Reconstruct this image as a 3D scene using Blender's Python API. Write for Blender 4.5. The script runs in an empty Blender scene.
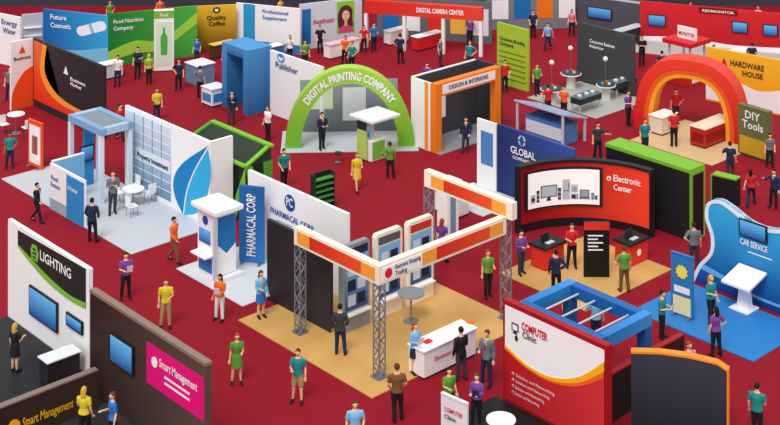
import bpy, bmesh, math, random
from mathutils import Vector
random.seed(4)
sc=bpy.context.scene
col=sc.collection
FP=1385.0; HC=24.0; HY=332.0; TH=math.radians(47.5)
c_,s_=math.cos(TH),math.sin(TH)
def G(px,py,z=0.0):
    D=FP*(HC-z)/(py+HY); L=(px-390)/FP*D
    return (c_*L-s_*D, s_*L+c_*D)
def sx(y,px):
    t=(px-390)/FP; return y*(t*c_-s_)/(c_+t*s_)
def sy(x,px):
    t=(px-390)/FP; return x*(c_+t*s_)/(t*c_-s_)
# ---------------- materials
def lin(h):
    h=h.lstrip('#'); o=[]
    for i in (0,2,4):
        v=int(h[i:i+2],16)/255; o.append(v/12.92 if v<=.04045 else ((v+.055)/1.055)**2.4)
    return (*o,1)
_m={}
def M(h,rough=.5,metal=0.,emit=0.,h2=None,axis=2,noise=60,var=.04,alpha=1):
    k=(h,rough,metal,emit,h2,axis,noise,var,alpha)
    if k in _m: return _m[k]
    m=bpy.data.materials.new('material_'+h); m.use_nodes=True
    nt=m.node_tree; b=nt.nodes['Principled BSDF']
    b.inputs['Roughness'].default_value=rough; b.inputs['Metallic'].default_value=metal
    b.inputs['Specular IOR Level'].default_value=.22
    tc=nt.nodes.new('ShaderNodeTexCoord'); nz=nt.nodes.new('ShaderNodeTexNoise'); nz.inputs['Scale'].default_value=noise
    nt.links.new(tc.outputs['Object'],nz.inputs['Vector'])
    mx=nt.nodes.new('ShaderNodeMix'); mx.data_type='RGBA'
    nt.links.new(nz.outputs['Fac'],mx.inputs['Factor'])
    a=lin(h)
    if h2:
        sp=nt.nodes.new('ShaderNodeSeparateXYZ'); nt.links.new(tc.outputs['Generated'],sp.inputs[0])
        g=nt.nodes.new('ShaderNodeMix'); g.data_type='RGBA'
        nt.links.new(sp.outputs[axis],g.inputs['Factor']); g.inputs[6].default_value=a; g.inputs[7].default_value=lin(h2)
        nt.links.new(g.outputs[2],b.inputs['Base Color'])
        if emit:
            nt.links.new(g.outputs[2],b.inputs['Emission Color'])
    else:
        mx.inputs[6].default_value=tuple(v*(1-var) for v in a[:3])+(1,)
        mx.inputs[7].default_value=tuple(min(1,v*(1+var)) for v in a[:3])+(1,)
        nt.links.new(mx.outputs[2],b.inputs['Base Color'])
        if emit: nt.links.new(mx.outputs[2],b.inputs['Emission Color'])
    if emit: b.inputs['Emission Strength'].default_value=emit
    if alpha<1: b.inputs['Alpha'].default_value=alpha
    _m[k]=m; return m
WHT=M('f8f8f9'); OFF=M('e9ebee'); CRM=M('f8efdc'); BLK=M('202024'); DK=M('2c2b30'); GRY=M('9aa0a6'); LG=M('c9ced4')
ORG=M('f47b20'); RED=M('d8232a'); GRN=M('7cc142'); BLU=M('1c75bc'); NAVY=M('1d2b5e'); YEL=M('fdb913'); STEEL=M('8d949c',.3,.6)
SCR=M('1b4f8f',.2,0,.25,h2='5fb0e6')
def woodmat(a,b,sc_=.6):
    m=bpy.data.materials.new('wood_floor'); m.use_nodes=True; nt=m.node_tree; p=nt.nodes['Principled BSDF']
    tc=nt.nodes.new('ShaderNodeTexCoord'); w=nt.nodes.new('ShaderNodeTexNoise')
    w.inputs['Scale'].default_value=sc_
    r=nt.nodes.new('ShaderNodeValToRGB'); r.color_ramp.elements[0].color=lin(a); r.color_ramp.elements[1].color=lin(b)
    r.color_ramp.elements[0].position=.3; r.color_ramp.elements[1].position=.7
    nt.links.new(tc.outputs['Object'],w.inputs['Vector']); nt.links.new(w.outputs['Fac'],r.inputs[0]); nt.links.new(r.outputs[0],p.inputs['Base Color'])
    p.inputs['Roughness'].default_value=.6; p.inputs['Specular IOR Level'].default_value=.2
    return m
WOODF=woodmat('cb9b58','d8ac69')
# ---------------- core mesh helpers
def tag(o,label,cat,kind=None,group=None):
    o['label']=label; o['category']=cat
    if kind:o['kind']=kind
    if group:o['group']=group
def E(name,label,cat,p,z=0,group=None):
    o=bpy.data.objects.new(name,None); o.location=(p[0],p[1],z); o.empty_display_size=.3; col.objects.link(o)
    tag(o,label,cat,None,group); return o
def wloc(o):
    v=Vector((0,0,0))
    while o is not None:
        v+=o.location; o=o.parent
    return v
def mk(name,par,verts,faces,mat,smooth=False,label=None):
    vs=[Vector(v) for v in verts]
    lo=Vector((min(v[i] for v in vs) for i in range(3))); hi=Vector((max(v[i] for v in vs) for i in range(3)))
    ce=(lo+hi)/2
    me=bpy.data.meshes.new(name); me.from_pydata([v-ce for v in vs],[],faces)
    me.materials.append(mat)
    bm=bmesh.new(); bm.from_mesh(me); bmesh.ops.recalc_face_normals(bm,faces=bm.faces); bm.to_mesh(me); bm.free()
    if smooth: me.polygons.foreach_set('use_smooth',[True]*len(me.polygons))
    o=bpy.data.objects.new(name,me); col.objects.link(o)
    if par is not None:
        o.parent=par; o.location=ce-wloc(par)
    else: o.location=ce
    if label:o['label']=label
    return o
def box(par,name,x,y,z,dx,dy,dz,mat,bev=0,label=None):
    x0,x1=sorted((x,x+dx)); y0,y1=sorted((y,y+dy))
    bm=bmesh.new(); bmesh.ops.create_cube(bm,size=1)
    for v in bm.verts:
        v.co=((x0+x1)/2+v.co.x*(x1-x0),(y0+y1)/2+v.co.y*(y1-y0),z+dz/2+v.co.z*dz)
    if bev: bmesh.ops.bevel(bm,geom=bm.edges[:],offset=bev,segments=2,affect='EDGES')
    V=[v.co.copy() for v in bm.verts]; bm.verts.index_update(); Fc=[[v.index for v in f.verts] for f in bm.faces]; bm.free()
    return mk(name,par,V,Fc,mat,False,label)
HEX=[(0,1,2,3),(4,5,6,7),(0,1,5,4),(1,2,6,5),(2,3,7,6),(3,0,4,7)]
class Fr:
    def __init__(s,O,ang,k=0): s.O=O; s.a=math.radians(ang); s.k=k; s.zs=1.0
    def pt(s,u,z,n=0):
        a=s.a+s.k*u
        if s.k: x=(math.sin(a)-math.sin(s.a))/s.k; y=-(math.cos(a)-math.cos(s.a))/s.k
        else: x=math.cos(a)*u; y=math.sin(a)*u
        return Vector((s.O[0]+x+math.sin(a)*n, s.O[1]+y-math.cos(a)*n, z*s.zs))
    def px(s,px,py,n=0):
        t=(px-390)/FP; dx=t*c_-s_; dy=t*s_+c_; dz=-(py+HY)/FP
        N=(math.sin(s.a),-math.cos(s.a)); ox=s.O[0]+N[0]*n; oy=s.O[1]+N[1]*n
        q=(ox*N[0]+oy*N[1])/(dx*N[0]+dy*N[1])
        X=q*dx-ox; Y=q*dy-oy
        return (X*math.cos(s.a)+Y*math.sin(s.a), (HC+q*dz)/s.zs)
def XW(px,py,z,px1):
    O=G(px,py,z); return Fr(O,0), sx(O[1],px1)-O[0]
def YW(px,py,z,px1):
    O=G(px,py,z); return Fr(O,90), sy(O[0],px1)-O[1]
def GW(a,b,c,d,z=0,k=0):
    O=G(a,b,z); P=G(c,d,z); dx,dy=P[0]-O[0],P[1]-O[1]
    return Fr(O,math.degrees(math.atan2(dy,dx)),k), math.hypot(dx,dy)
def prism(par,name,fr,pts,mat,n0=0,n1=.012,label=None):
    bm=bmesh.new()
    A=[bm.verts.new((p[0],p[1],n1)) for p in pts]; B=[bm.verts.new((p[0],p[1],n0)) for p in pts]
    bm.faces.new(A); bm.faces.new(B[::-1])
    n=len(pts)
    for i in range(n): bm.faces.new((A[i],B[i],B[(i+1)%n],A[(i+1)%n]))
    if fr.k:
        s0=min(p[0] for p in pts); s1=max(p[0] for p in pts); m=int((s1-s0)/.2)
        for i in range(1,m+1):
            bmesh.ops.bisect_plane(bm,geom=bm.verts[:]+bm.edges[:]+bm.faces[:],plane_co=(s0+(s1-s0)*i/(m+1),0,0),plane_no=(1,0,0))
    if len(pts)>4: bmesh.ops.triangulate(bm,faces=[f for f in bm.faces if len(f.verts)>4])
    bm.verts.index_update()
    V=[fr.pt(v.co.x,v.co.y,v.co.z) for v in bm.verts]; Fc=[[v.index for v in f.verts] for f in bm.faces]; bm.free()
    return mk(name,par,V,Fc,mat,False,label)
def rect(a,b,c,d): return [(a,b),(c,b),(c,d),(a,d)]
def disc(s,z,r,n=16,rz=None): rz=rz or r; return [(s+r*math.cos(i*2*math.pi/n),z+rz*math.sin(i*2*math.pi/n)) for i in range(n)]
def panel(par,fr,L,h,mat,th=.12,name='wall_panel',z0=0,s0=0,label=None,n1=0):
    return prism(par,name,fr,rect(s0,z0,L,h),mat,n1-th,n1,label)
def gp(par,fr,pts,mat,layer=1,name='printed_graphic',n1=None):
    return prism(par,name,fr,[fr.px(*p) for p in pts],mat,0,n1 or .012*layer)
def grect(par,fr,a,b,c,d,mat,layer=1,name='printed_graphic',n1=None):
    p0=fr.px(a,b); p1=fr.px(a,d); p2=fr.px(c,b)
    return prism(par,name,fr,rect(p0[0],p1[1],p2[0],p0[1]),mat,0,n1 or .012*layer)
def cv(pts,n=6):
    o=[]
    for i in range(len(pts)-1):
        p0=pts[max(i-1,0)];p1=pts[i];p2=pts[i+1];p3=pts[min(i+2,len(pts)-1)]
        for j in range(n):
            t=j/n
            o.append(tuple(.5*(2*p1[k]+(p2[k]-p0[k])*t+(2*p0[k]-5*p1[k]+4*p2[k]-p3[k])*t*t+(3*p1[k]-p0[k]-3*p2[k]+p3[k])*t**3) for k in (0,1)))
    o.append(pts[-1]); return o
_t={}
def tmesh(txt,bold):
    if (txt,bold) in _t: return _t[(txt,bold)]
    cu=bpy.data.curves.new('lettering','FONT'); cu.body=txt; cu.size=1; cu.align_x='LEFT'; cu.offset={0:0,1:.018,2:.035}[int(bold)]; cu.resolution_u=2
    o=bpy.data.objects.new('t',cu); col.objects.link(o)
    me=bpy.data.meshes.new_from_object(o); V=[v.co.copy() for v in me.vertices]; Fc=[list(p.vertices) for p in me.polygons]
    bpy.data.objects.remove(o); bpy.data.meshes.remove(me)
    _t[(txt,bold)]=(V,Fc); return V,Fc
def text(par,fr,txt,s,z,size,mat,bold=True,n=.03,wid=None,rot=0,center=False,warp=None):
    V,Fc=tmesh(txt,int(bold))
    x0=min(v.x for v in V); x1=max(v.x for v in V); k=size
    kx=k if wid is None else wid/(x1-x0)
    off=-(x1+x0)/2*kx if center else -x0*kx
    W=[]
    for v in V:
        a,b=v.x*kx+off, v.y*k*1.35
        if rot: a,b=-b,a
        W.append(warp(a,b) if warp else fr.pt(s+a,z+b,n))
    return mk('lettering',par,W,Fc,mat)
def tp(par,fr,txt,px,py,px1,hm,mat,bold=True,n=.03,rot=0):
    s,z=fr.px(px,py)
    s1,_=fr.px(px1,py)
    return text(par,fr,txt,s,z,hm,mat,bold,n,wid=s1-s)
def cylm(par,name,x,y,z,r,h,mat,r2=None,seg=24,label=None,sy_=1):
    r2=r if r2 is None else r2
    V=[]
    for i in range(seg):
        a=2*math.pi*i/seg; V.append((x+r*math.cos(a),y+sy_*r*math.sin(a),z))
    for i in range(seg):
        a=2*math.pi*i/seg; V.append((x+r2*math.cos(a),y+sy_*r2*math.sin(a),z+h))
    Fc=[[i,(i+1)%seg,seg+(i+1)%seg,seg+i] for i in range(seg)]+[list(range(seg))[::-1],list(range(seg,2*seg))]
    return mk(name,par,V,Fc,mat,False,label)
def ballm(par,name,x,y,z,r,mat):
    bm=bmesh.new(); bmesh.ops.create_uvsphere(bm,u_segments=16,v_segments=10,radius=r)
    V=[v.co+Vector((x,y,z)) for v in bm.verts]; bm.verts.index_update(); Fc=[[v.index for v in f.verts] for f in bm.faces]; bm.free()
    return mk(name,par,V,Fc,mat,True)
def bars(par,name,segs,r,mat):
    V=[];Fc=[]
    for p,q in segs:
        p=Vector(p);q=Vector(q); t=(q-p).normalized(); u=t.cross(Vector((0,0,1)))
        if u.length<.01: u=Vector((1,0,0))
        u.normalize(); w=t.cross(u); b=len(V)
        for e in (p,q):
            for k in range(6):
                a=k*math.pi/3; V.append(e+u*math.cos(a)*r+w*math.sin(a)*r)
        Fc+=[[b+k,b+(k+1)%6,b+6+(k+1)%6,b+6+k] for k in range(6)]+[[b+k for k in range(6)][::-1],[b+6+k for k in range(6)]]
    return mk(name,par,V,Fc,mat)
def truss(par,x,y,z0,z1,w=.28):
    h=w/2; cs=[(x-h,y-h),(x+h,y-h),(x+h,y+h),(x-h,y+h)]; sg=[((a,b,z0),(a,b,z1)) for a,b in cs]
    n=int((z1-z0)/.32); dz=(z1-z0)/n
    for i in range(n):
        for k in range(4):
            a=cs[k];b=cs[(k+1)%4]
            if i%2:a,b=b,a
            sg.append(((a[0],a[1],z0+i*dz),(b[0],b[1],z0+(i+1)*dz)))
    bars(par,'truss_column',sg,.024,M('858c94',.4,.3))
    box(par,'base_plate',x-.22,y-.22,z0,.44,.44,.05,STEEL,.01)
PLT=[]
def plat(par,x0,y0,x1,y1,mat,h=.03,name='booth_platform',label='low flat rectangular booth platform on red carpet'):
    x0,x1=sorted((x0,x1)); y0,y1=sorted((y0,y1)); PLT.append((x0,x1,y0,y1,h))
    o=box(None,name,x0,y0,0,x1-x0,y1-y0,h,mat,.008); tag(o,label,'platform')
def gplat(fr,a,b,c,d,mat,label):
    V=[fr.pt(a,0,b),fr.pt(c,0,b),fr.pt(c,0,d),fr.pt(a,0,d)]; V2=[v+Vector((0,0,.03)) for v in V]
    o=mk('booth_platform',None,V+V2,HEX,mat); tag(o,label,'platform')
def fz(x,y):
    z=0
    for a,b,c,d,h in PLT:
        if a<=x<=b and c<=y<=d: z=max(z,h)
    return z
# --------------- prototypes
def tv(fr,pts,label='flat screen television with black frame showing blue picture',depth=.07,n=.02,scr=SCR):
    a,b,c,d=pts; p0=fr.px(a,b);p1=fr.px(a,d);p2=fr.px(c,b)
    m=fr.pt((p0[0]+p2[0])/2,p1[1],n)
    e=E('wall_television',label,'television',m,m.z)
    prism(e,'frame',fr,rect(p0[0],p1[1],p2[0],p0[1]),BLK,n,n+depth)
    prism(e,'screen',fr,rect(p0[0]+.06,p1[1]+.06,p2[0]-.06,p0[1]-.06),scr,n+depth,n+depth+.012)
    return e
def rtable(px,py,r=.4,h=1.05,top=WHT,label='round white standing table on chrome pole',pole=None):
    x,y=G(px,py); z=fz(x,y); e=E('round_table',label,'table',(x,y),z)
    cylm(e,'tabletop',x,y,z+h-.04,r,.04,top,seg=32); cylm(e,'pole',x,y,z+.03,.035,h-.07,pole or STEEL,seg=12); cylm(e,'base',x,y,z,r*.6,.03,pole or STEEL,r*.5)
def chair(px,py,yaw=0,mat=WHT,label='white chair with thin metal legs'):
    x,y=G(px,py); z=fz(x,y); e=E('chair',label,'chair',(x,y),z,'chairs around round table')
    box(e,'seat',x-.22,y-.22,z+.43,.44,.44,.05,mat,.015)
    dx,dy=[(0,-1),(1,0),(0,1),(-1,0)][yaw]
    if dx: box(e,'backrest',x+dx*.2-.02,y-.21,z+.5,.04,.42,.38,mat,.01)
    else: box(e,'backrest',x-.21,y+dy*.2-.02,z+.5,.42,.04,.38,mat,.01)
    for a in (-.18,.18):
        for b in (-.18,.18): cylm(e,'leg',x+a,y+b,z,.015,.43,STEEL,seg=8)
def counter(px,py,lx,ly,h,body,top,label,name='reception_counter',stripe=None,over=.05):
    x,y=G(px,py); z=fz(x-.1,y+.1); e=E(name,label,'counter',(x-lx/2,y+ly/2),z)
    box(e,'plinth',x-lx+.04,y+.04,z,lx-.08,ly-.08,.08,DK)
    box(e,'cabinet_body',x-lx,y,z+.08,lx,ly,h-.13,body,.012)
    box(e,'countertop',x-lx-over,y-over,z+h-.05,lx+2*over,ly+2*over,.05,top,.012)
    if stripe:
        box(e,'front_panel',x,y+.1,z+.25,.015,ly-.2,h*.45,stripe); box(e,'front_panel',x-lx+.1,y-.015,z+.25,lx-.2,.015,h*.45,stripe)
    return e,x,y,z
def stand(a,b,px1,py1,h,body,label,gfx=(),txt=(),name='standing_sign',th=.08,feet=True):
    fr,L=GW(a,b,px1,py1); m=fr.pt(L/2,0,0); zz=fz(m.x,m.y)
    e=E(name,label,'sign',m,zz)
    prism(e,'board',fr,rect(0,zz+.06,L,h),body,-th,0)
    prism(e,'frame',fr,rect(0,h,L,h+.05),body,-th-.01,.02)
    if feet:
        for s in (L*.1,L*.8): prism(e,'foot',fr,rect(s,zz,s+L*.1,zz+.06),STEEL,-th-.2,.2)
    else: prism(e,'plinth',fr,rect(.02,zz,L-.02,zz+.06),DK,-th,0)
    for (s0,z0,s1,z1,m_) in gfx: prism(e,'printed_graphic',fr,rect(s0*L,z0*h,s1*L,z1*h),m_,0,.015)
    for (t,s0,s1,z0,hm,m_) in txt: text(e,fr,t,s0*L,z0*h,hm,m_,wid=(s1-s0)*L)
    return e,fr,L
# ---------------- people
def ring_tube(bm,pts,rad,seg=12,ref=(1,0,0)):
    pts=[Vector(p) for p in pts]; R=Vector(ref); rings=[]
    for i,p in enumerate(pts):
        t=(pts[min(i+1,len(pts)-1)]-pts[max(i-1,0)]).normalized(); u=R-t*R.dot(t)
        if u.length<.2: u=Vector((0,1,0))-t*t.y
        u.normalize(); w=t.cross(u); r=rad[i]; rx,ry=r if isinstance(r,tuple) else (r,r)
        rings.append([bm.verts.new(p+u*math.cos(2*math.pi*k/seg)*rx+w*math.sin(2*math.pi*k/seg)*ry) for k in range(seg)])
    for i in range(len(rings)-1):
        for k in range(seg): bm.faces.new((rings[i][k],rings[i][(k+1)%seg],rings[i+1][(k+1)%seg],rings[i+1][k]))
    bm.faces.new(rings[0][::-1]); bm.faces.new(rings[-1])
def ell(bm,c,r,shape=None,seg=16):
    d=bmesh.ops.create_uvsphere(bm,u_segments=seg,v_segments=seg//2+2,radius=1)
    for v in d['verts']:
        p=Vector((v.co.x*r[0],v.co.y*r[1],v.co.z*r[2]))
        if shape: p=shape(p)
        v.co=p+Vector(c)
    return d['verts']
def fuse(bm,vox):
    bmesh.ops.recalc_face_normals(bm,faces=bm.faces)
    me=bpy.data.meshes.new('p'); bm.to_mesh(me); bm.free()
    o=bpy.data.objects.new('p',me); col.objects.link(o)
    md=o.modifiers.new('r','REMESH'); md.mode='VOXEL'; md.voxel_size=vox
    md2=o.modifiers.new('s','SMOOTH'); md2.factor=.5; md2.iterations=2
    dg=bpy.context.evaluated_depsgraph_get(); me2=bpy.data.meshes.new_from_object(o.evaluated_get(dg))
    bpy.data.objects.remove(o); me2.polygons.foreach_set('use_smooth',[True]*len(me2.polygons)); return me2
ARM={'down':((.235,.02,1.13),(.25,-.05,.88)),'fwd':((.225,-.04,1.13),(.13,-.27,1.17)),'hip':((.36,.07,1.17),(.18,-.04,1.01)),
 'point':((.27,-.2,1.31),(.24,-.44,1.42)),'out':((.33,-.06,1.18),(.42,-.25,1.24)),'fold':((.24,-.07,1.15),(.0,-.17,1.19)),
 'sf':((.23,-.08,1.14),(.21,-.26,.99)),'sb':((.235,.13,1.15),(.25,.2,.91)),'phone':((.24,-.09,1.17),(.13,-.17,1.42)),'low':((.26,.0,1.14),(.19,-.17,.95))}
LEG={'stand':[((.09,-.01,.5),(.1,.02,.09),(.12,-.15,.03)),((.09,-.01,.5),(.1,.02,.09),(.12,-.15,.03))],
 'contra':[((.12,-.08,.51),(.14,-.09,.09),(.18,-.26,.03)),((.08,-.01,.5),(.075,.04,.09),(.1,-.13,.03))],
 'wide':[((.13,-.02,.5),(.17,.02,.09),(.2,-.15,.03)),((.1,-.02,.5),(.12,-.03,.09),(.14,-.2,.03))],
 'walk':[((.09,-.17,.53),(.09,-.26,.1),(.09,-.44,.045)),((.09,.03,.5),(.09,.33,.15),(.09,.2,.035))]}
_pm={}
def pose_mesh(piece,arms,legs,fem,var=''):
    k=(piece,arms if piece in('body','top') else None,legs if piece in('body','bottom','shoe0','shoe1') else None,fem,var)
    if k in _pm: return _pm[k]
    bm=bmesh.new(); ws=.88 if fem else 1; g=.016
    def arm(sd,a,r,upto=2,hand=False):
        e,w=ARM[a]; e=Vector((e[0]*sd*(ws if abs(e[0])>.2 else 1),e[1],e[2])); w=Vector((w[0]*sd,w[1],w[2])); sh=Vector((.178*sd*ws,0,1.395))
        pts=[Vector((.1*sd,0,1.4)),sh,(sh*.5+e*.5),e]; rr=[.055+r,.055+r,.046+r,.039+r]
        if upto==1: pts=pts[:3]+[sh*.25+e*.75]; rr=[.057+r,.06+r,.054+r,.05+r]
        if upto==2: pts+=[e*.45+w*.55,w]; rr+=[.036+r,.026+r]
        if hand:
            d=(w-e).normalized(); pts+=[w+d*.04,w+d*.09]; rr+=[(.036,.02),(.04,.016)]
        ring_tube(bm,pts,rr,10)
        return e,w
    tor=[(.86,.135,.1),(.95,.158 if not fem else .165,.112),(1.08,.135 if not fem else .115,.1 if not fem else .088),(1.2,.148*ws,.108),(1.32,.165*ws,.115),(1.41,.14*ws,.088)]
    fing=[]
    if piece=='body':
        ring_tube(bm,[(0,0,z) for z,_,_ in tor]+[(0,0,1.46),(0,.005,1.5),(0,-.005,1.58)],[(a,b) for _,a,b in tor]+[(.085*ws,.07),(.054*ws,.056),(.052*ws,.056)],16)
        def hs(p):
            if p.z<0: p=Vector((p.x*(1+p.z*3.2),p.y*(1+p.z*1.2)-(-p.z)*.12,p.z))
            return p
        ell(bm,(0,-.012,1.632),(.077,.096,.112),hs)
        ell(bm,(0,-.108,1.618),(.013,.02,.024)); 
        for sd in(-1,1): ell(bm,(.078*sd,0,1.625),(.013,.022,.03))
        for sd,a in((-1,arms[0]),(1,arms[1])):
            e,w=arm(sd,a,0,2,True); fing.append((sd,e,w))
        for i,sd in((0,-1),(1,1)):
            kn,an,to=[Vector((v[0]*sd,v[1],v[2])) for v in LEG[legs][i]]; hp=Vector((.085*sd,0,.92))
            ring_tube(bm,[hp,hp*.5+kn*.5,kn,kn*.6+an*.4+Vector((0,.012,0)),an],[.09,.076,.055,.052,.035],12)
            hd=(to-an); heel=an+Vector((0,.03,-(an.z-to.z)*.8)); ring_tube(bm,[heel,an*.5+to*.5-Vector((0,0,.01)),to],[.034,(.036,.03),(.036,.02)],10)
        me=fuse(bm,.0115)
        b2=bmesh.new(); b2.from_mesh(me)
        for f in b2.faces: f.material_index=0
        for sd,e,w in fing:
            d=(w-e).normalized(); u=Vector((1,0,0)); u=(u-d*d.x)
            if u.length<.5: u=Vector((0,1,0))-d*d.y
            u.normalize(); b=d.cross(u)
            if b.dot(Vector((-sd,-.6,-.2)))<0: b=-b
            for i,Lf in enumerate((.066,.076,.07,.054)):
                o=w+d*.085+u*(i-1.5)*.02; m=o+d*Lf*.5+b*Lf*.12; t=m+d*Lf*.4+b*Lf*.3
                ring_tube(b2,[o,m,t],[.009,.0085,.006],6)
            o=w+d*.03-u*.03; ring_tube(b2,[o,o+d*.035-u*.025+b*.01,o+d*.065-u*.028+b*.02],[.011,.01,.007],6)
        n1=len(b2.faces)
        for sd in(-1,1): ell(b2,(.03*sd,-.094,1.642),(.012,.008,.008),None,8)
        b2.faces.ensure_lookup_table(); n2=len(b2.faces)
        for i in range(n1,n2): b2.faces[i].material_index=1
        ell(b2,(0,-.096,1.578),(.024,.008,.007),None,8); b2.faces.ensure_lookup_table()
        for i in range(n2,len(b2.faces)): b2.faces[i].material_index=2
        b2.to_mesh(me); b2.free(); me.polygons.foreach_set('use_smooth',[True]*len(me.polygons))
    elif piece=='top':
        lo=.84 if var=='jacket' else .9
        T=[(lo,.158+(.01 if fem else 0),.12)]+[(z,a,b) for z,a,b in tor[1:]]
        ring_tube(bm,[(0,0,z) for z,_,_ in T]+[(0,0,1.455)],[(a+g,b+g) for _,a,b in T]+[(.075*ws+g,.065+g)],16)
        for sd,a in((-1,arms[0]),(1,arms[1])): arm(sd,a,g if var!='jacket' else g+.004,1 if var=='short' else 2)
        me=fuse(bm,.014)
    elif piece=='bottom':
        if var in('skirt','dress'):
            kz=.56; ring_tube(bm,[(0,0,1.02),(0,0,.92),(0,0,.75),(0,0,kz)],[(.13+g,.1+g),(.175,.135),(.19,.155),(.2,.17)],18)
            me=fuse(bm,.015)
        else:
            ring_tube(bm,[(0,0,1.02),(0,0,.95),(0,0,.85)],[(.14,.108),(.165,.122),(.15,.115)],16)
            for i,sd in((0,-1),(1,1)):
                kn,an,to=[Vector((v[0]*sd,v[1],v[2])) for v in LEG[legs][i]]; hp=Vector((.085*sd,0,.92))
                if var=='shorts': ring_tube(bm,[hp,hp*.5+kn*.5,hp*.1+kn*.9],[.102,.098,.088],12)
                else: ring_tube(bm,[hp,hp*.5+kn*.5,kn,kn*.6+an*.4,an+Vector((0,0,-.02))],[.1,.09,.072,.066,.058],12)
            me=fuse(bm,.014)
    elif piece[:4]=='shoe':
        i=int(piece[4]); sd=-1 if i==0 else 1
        kn,an,to=[Vector((v[0]*sd,v[1],v[2])) for v in LEG[legs][i]]
        heel=an+Vector((0,.04,-(an.z-to.z)*.72)); dz=Vector((0,0,.012))
        ring_tube(bm,[heel,heel*.6+to*.4+dz,to+Vector((0,-.01,0)),to+Vector((0,-.05,-.004))],[(.043,.045),(.046,.05),(.046,.032),(.03,.018)],12)
        me=fuse(bm,.012)
    elif piece=='hair':
        vs=ell(bm,(0,.0,1.655),(.088,.106,.108),None,18)
        dl=[v for v in bm.verts if (v.co.y<-.045 and v.co.z<1.69) or v.co.z<(1.60 if not fem else 1.5)]
        for v in dl:
            v.co.y=max(v.co.y,-.01 if v.co.z<1.66 else -.06)
            if v.co.z<1.59 and not fem: v.co.z=1.59
        if fem: ring_tube(bm,[(0,.045,1.68),(0,.06,1.58),(0,.07,1.47),(0,.07,1.38)],[(.08,.06),(.092,.05),(.09,.042),(.06,.025)],14)
        me=fuse(bm,.012)
    _pm[k]=me; return me
CL={'purple':'7a4a9c','yellow':'e0cc35','orange':'ef6c2a','teal':'1d8e8c','green':'5e9e3c','black':'202026','navy':'22304f','grey':'70777f','white':'eef0f2','red':'cf2a30','blue':'2f76c4','khaki':'ae976a','brown':'7a5334','skyblue':'7fbce8','pink':'e87aa0','lime':'aacb3c','darkgrey':'3a3d44','maroon':'7a2030'}
CN={'skyblue':'pale blue','darkgrey':'dark grey'}
SK={'a':'f0bd92','b':'d99a6c','c':'a86e48'}
HR={'k':'231a18','b':'5b3a22','y':'d9a93e','r':'a04a22'}
VA=['down,low','low,hip','down,fwd','low,low','fold,down','down,phone','hip,down','down,out','down,down']
npers=0
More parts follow.
